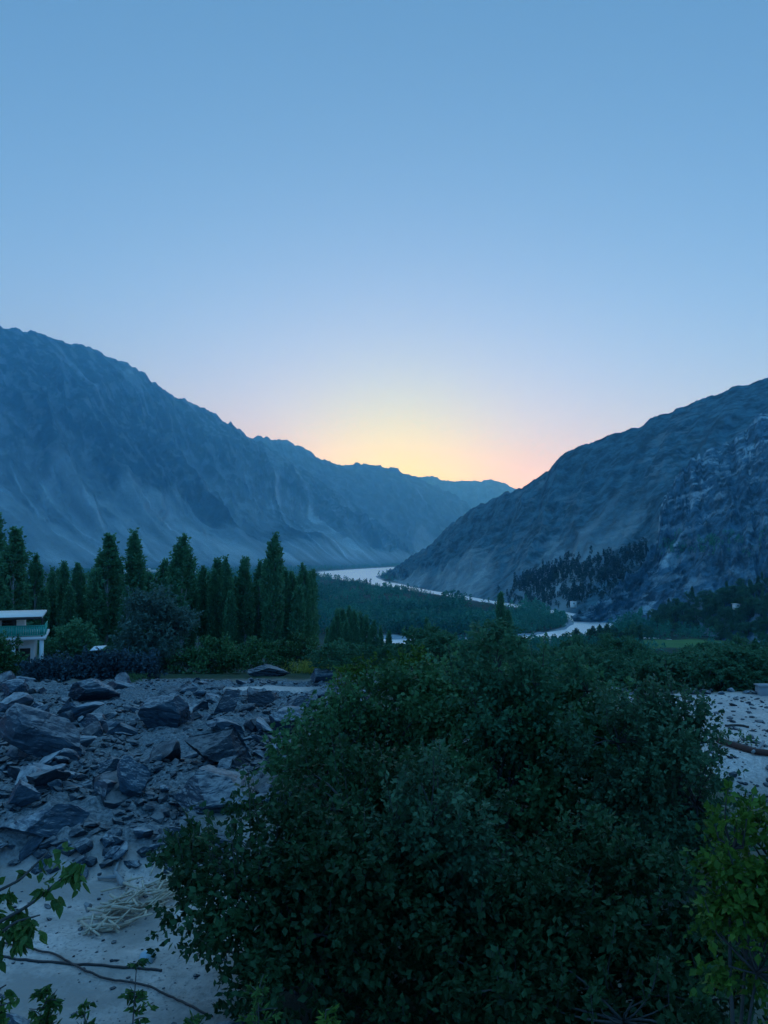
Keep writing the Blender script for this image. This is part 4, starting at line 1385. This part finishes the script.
obj('fascia', MB().box((-W_ - .2, -.66, zr - .04), (-.1, -.603, zr + .15)).mesh('fascia'), M['dark_wood'], rf)

# white-roofed shed
sx_, sy_ = px_xy(98, 56), 56.0
sz_ = gz(sx_, sy_)
S_ = thing('shed', 'small open shed with a bright white sheet roof between the house and the willow', 'shed', (sx_, sy_, sz_))
zt = -(650 - HOR) / F * sy_ - sz_
for x, y in ((-.55, 0), (.6, 0), (-.5, 1.4), (.6, 1.4)):
    obj('post', MB().box((x * .7 - .05, y * .6 - .05, -.2), (x * .7 + .05, y * .6 + .05, zt)).mesh('post'), M['dark_wood'], S_)
b = MB()
b.add([(a_ * .62, b_ * .6, zt + c_ * .6) for a_, b_, c_ in [(-.6, -.2, 0), (.65, -.1, .12), (.75, 1.6, .42), (-.75, 1.6, .3), (-.6, -.2, .08), (.65, -.1, .2), (.75, 1.6, .5), (-.75, 1.6, .38)]],
      [(3, 2, 1, 0), (4, 5, 6, 7), (0, 1, 5, 4), (1, 2, 6, 5), (2, 3, 7, 6), (3, 0, 4, 7)])
obj('roof', b.mesh('roof'), M['sheet'], S_)
obj('wall', MB().box((-.33, .9, 0), (.38, .94, zt - .1)).mesh('wall'), M['dark_wood'], S_)

# far houses: a few pixels each
def far_house(px, py, d, w_, h_, lab, zb=None, grp=None, dep=6.0):
    x = px_xy(px, d)
    zz = gz(x, d) if zb is None else zb
    t = thing('village_house', lab, 'house', (x, d, zz), 0, grp)
    obj('wall', MB().box((-w_ / 2, 0, -2.0), (w_ / 2, dep, h_)).mesh('wall'), M['white_wall'], t)
    obj('roof', MB().box((-w_ / 2 - .4, -.4, h_ + .003), (w_ / 2 + .4, dep + .4, h_ + .4)).mesh('roof'), M['sheet'], t)
    for i in range(max(1, int(w_ // 4))):
        xx_ = -w_ / 2 + (i + .5) * w_ / max(1, int(w_ // 4))
        obj('window', MB().box((xx_ - .7, -.06, h_ * .35), (xx_ + .7, -.003, h_ * .75)).mesh('window'), M['glass'], t)


for px, d, w_, h_, lab in [(127, 2300, 22, 9, 'far white house left of the slim poplar tip'), (156, 2450, 44, 8, 'longest far white house between two poplar tips'), (148, 2750, 14, 8, 'small far white house just above the longest one'),
                           (195, 2350, 14, 8, 'far white house right of the ragged poplar tip'), (220, 2300, 16, 7, 'far white house furthest right below the left mountain'), (118, 2900, 16, 8, 'furthest left far white house below the left mountain')]:
    far_house(px, 0, d, w_, h_, lab, -52 + 0.0, None, 12)
for px, py, w_, h_, lab in [(746, 604, 7, 3, 'largest white house among the trees at the foot of the spur'), (736, 608, 3.5, 2.5, 'small white house left of the largest one on the spur foot'), (668, 615, 3.5, 2.2, 'lone white hut above the green field'), (763, 630, 4.5, 2.5, 'white house at the right edge beside the green field')]:
    pp = slope_points(SPP, [(px - 5, py - 3), (px + 5, py - 3), (px + 5, py + 4), (px - 5, py + 4)], 1, 3)
    if len(pp):
        far_house(px, py, pp[0][1] - 1, w_, h_, lab, pp[0][2] + .5)
x = px_xy(573, 905)
far_house(573, 597, 905, 6, 4.5, 'white house on the far river bank below the hillside wood', -58, None)
far_house(351, 612, 170, 2.2, 2.4, 'small white hut behind the poplar clump', -19.0, None, 2)

# ------------------------------------------------------------------ things lying on the sandy ground
def lay(pts, r_, name, lab, cat, mat, lift=0.0, sides=6):
    W3 = np.array([ground_hit(a, b_, 7) for a, b_ in pts])
    t = np.linspace(0, len(W3) - 1, len(W3) * 8)
    Pp = np.stack([np.interp(t, np.arange(len(W3)), W3[:, i]) for i in range(2)], 1)
    ker = np.hanning(17)[1:-1]
    ker /= ker.sum()
    Pp = np.stack([np.convolve(np.pad(Pp[:, i], 7, 'edge'), ker, 'valid') for i in range(2)], 1)
    z = height(Pp[:, 0], Pp[:, 1]) + r_ * .8 + lift
    b_ = MB().tube(np.column_stack([Pp, z]), r_, sides)
    return tag(obj(name, b_.mesh(name), mat), lab, cat)


lay([(-30, 955), (0, 957.5), (40, 962), (80, 966), (110, 968), (140, 969), (165, 972)], .022, 'hose', 'black hose running nearly straight across the sandy ground', 'hose', M['hose'])
lay([(-30, 940), (10, 946.5), (45, 953), (65, 962), (85, 974), (105, 981), (130, 984), (152, 989), (175, 1000), (196, 1012), (215, 1020)], .018, 'hose', 'thin black hose crossing the straight one in a curve', 'hose', M['hose'], .02)
lay([(205, 948), (225, 952), (245, 957), (262, 955)], .025, 'hose', 'short dark pipe lying under the left side of the nearest orchard tree', 'hose', M['hose'])

# heap of bleached sticks, forked driftwood
hc = ground_hit(138, 930, 8)
for k in range(120):
    t = random.random()
    px, py = 92 + 84 * t + random.gauss(0, 6), 938 - 52 * t + random.gauss(0, 9)
    if py > 946:
        continue
    p = ground_hit(px, py, 8)
    ln = random.uniform(.25, .75)
    a = random.gauss(.55, .9)
    e = np.array((math.cos(a) * ln, math.sin(a) * ln, random.gauss(0.03, .13)))
    hh = .04 + .30 * random.random() * math.exp(-((t - .5) / .4) ** 2)
    b = MB().tube(curve(-e / 2, e / 2, rng, .05, 5), np.linspace(.026, .013, 5) * random.uniform(.7, 1.6), 5)
    o = obj('stick', b.mesh('stick'), M['stick'], loc=(p[0], p[1], p[2] + hh))
    tag(o, 'bleached dry stick in the heap on the sandy ground', 'stick', 'bleached sticks in the heap')
p = ground_hit(116, 886, 8)
t = thing('driftwood', 'grey forked piece of driftwood lying above the stick heap', 'driftwood', tuple(p + (0, 0, .06)))
b = MB()
b.tube(curve((.22, -.18, .02), (-.12, .28, .10), rng, .05, 7), np.linspace(.07, .05, 7), 8)
b.tube(curve((-.02, .12, .08), (-.45, .18, .03), rng, .08, 6), np.linspace(.05, .03, 6), 7)
b.tube(curve((-.12, .28, .10), (-.18, .75, .22), rng, .05, 6), np.linspace(.045, .025, 6), 7)
obj('trunk', b.mesh('trunk'), M['driftwood'], t)
p = ground_hit(88, 912, 8)
me = rock_mesh('boulder', 140, .09, .08, .13, 8, 3)
me.materials.append(M['driftwood'])
tag(obj('stump', me, loc=tuple(p + (0, 0, .1))), 'small pale stump standing left of the stick heap', 'stump')
p = ground_hit(147, 961, 8)
b = MB()
b.add([(-.13, -.1, 0), (.12, -.12, .01), (.14, .1, .0), (-.11, .12, .01), (-.09, -.07, .16), (.08, -.08, .2), (.09, .07, .17), (-.07, .08, .13)], [(3, 2, 1, 0), (4, 5, 6, 7), (0, 1, 5, 4), (1, 2, 6, 5), (2, 3, 7, 6), (3, 0, 4, 7)])
tag(obj('plastic_bag', b.mesh('plastic_bag'), M['plastic'], loc=tuple(p)), 'crumpled pale blue plastic lying by the hose below the stick heap', 'plastic bag')

# pale terrace at the right: fallen log, debris, concrete block at its far edge
lay([(716, 742), (730, 747), (745, 752), (762, 756), (775, 757)], .11, 'log', 'red-brown fallen log on the pale terrace at the right edge', 'log', M['log'], .03, 9)
lay([(752, 757), (760, 751), (764, 744)], .06, 'branch', 'short bare branch leaning on the red-brown log', 'branch', M['driftwood'], .08, 6)
lay([(724, 727), (738, 726), (750, 728)], .05, 'branch', 'dark thin branch lying on the pale terrace above the log', 'branch', M['dark_wood'], .0, 6)
orchard(728, 29.0, [(728, 742, 16, 8, 0), (744, 748, 12, 6, -.2), (716, 738, 8, 8, .2)], 130, 9, .09, .3, 'low dark scrub growing over the red-brown log', 91, shoots=6, shoot_len=.4, name='bush', cat='bush', trunk_r=.03, nbr=8)
p = np.array((px_xy(768, 40.2), 40.2))
b = MB().box((-.75, -.3, -.3), (1.6, .3, .42)).box((-.8, -.34, .423), (1.65, .34, .50))
tag(obj('concrete_block', b.mesh('concrete_block'), M['concrete'], loc=(p[0], p[1], gz(*p))), 'grey concrete block at the far edge of the pale terrace', 'concrete block')
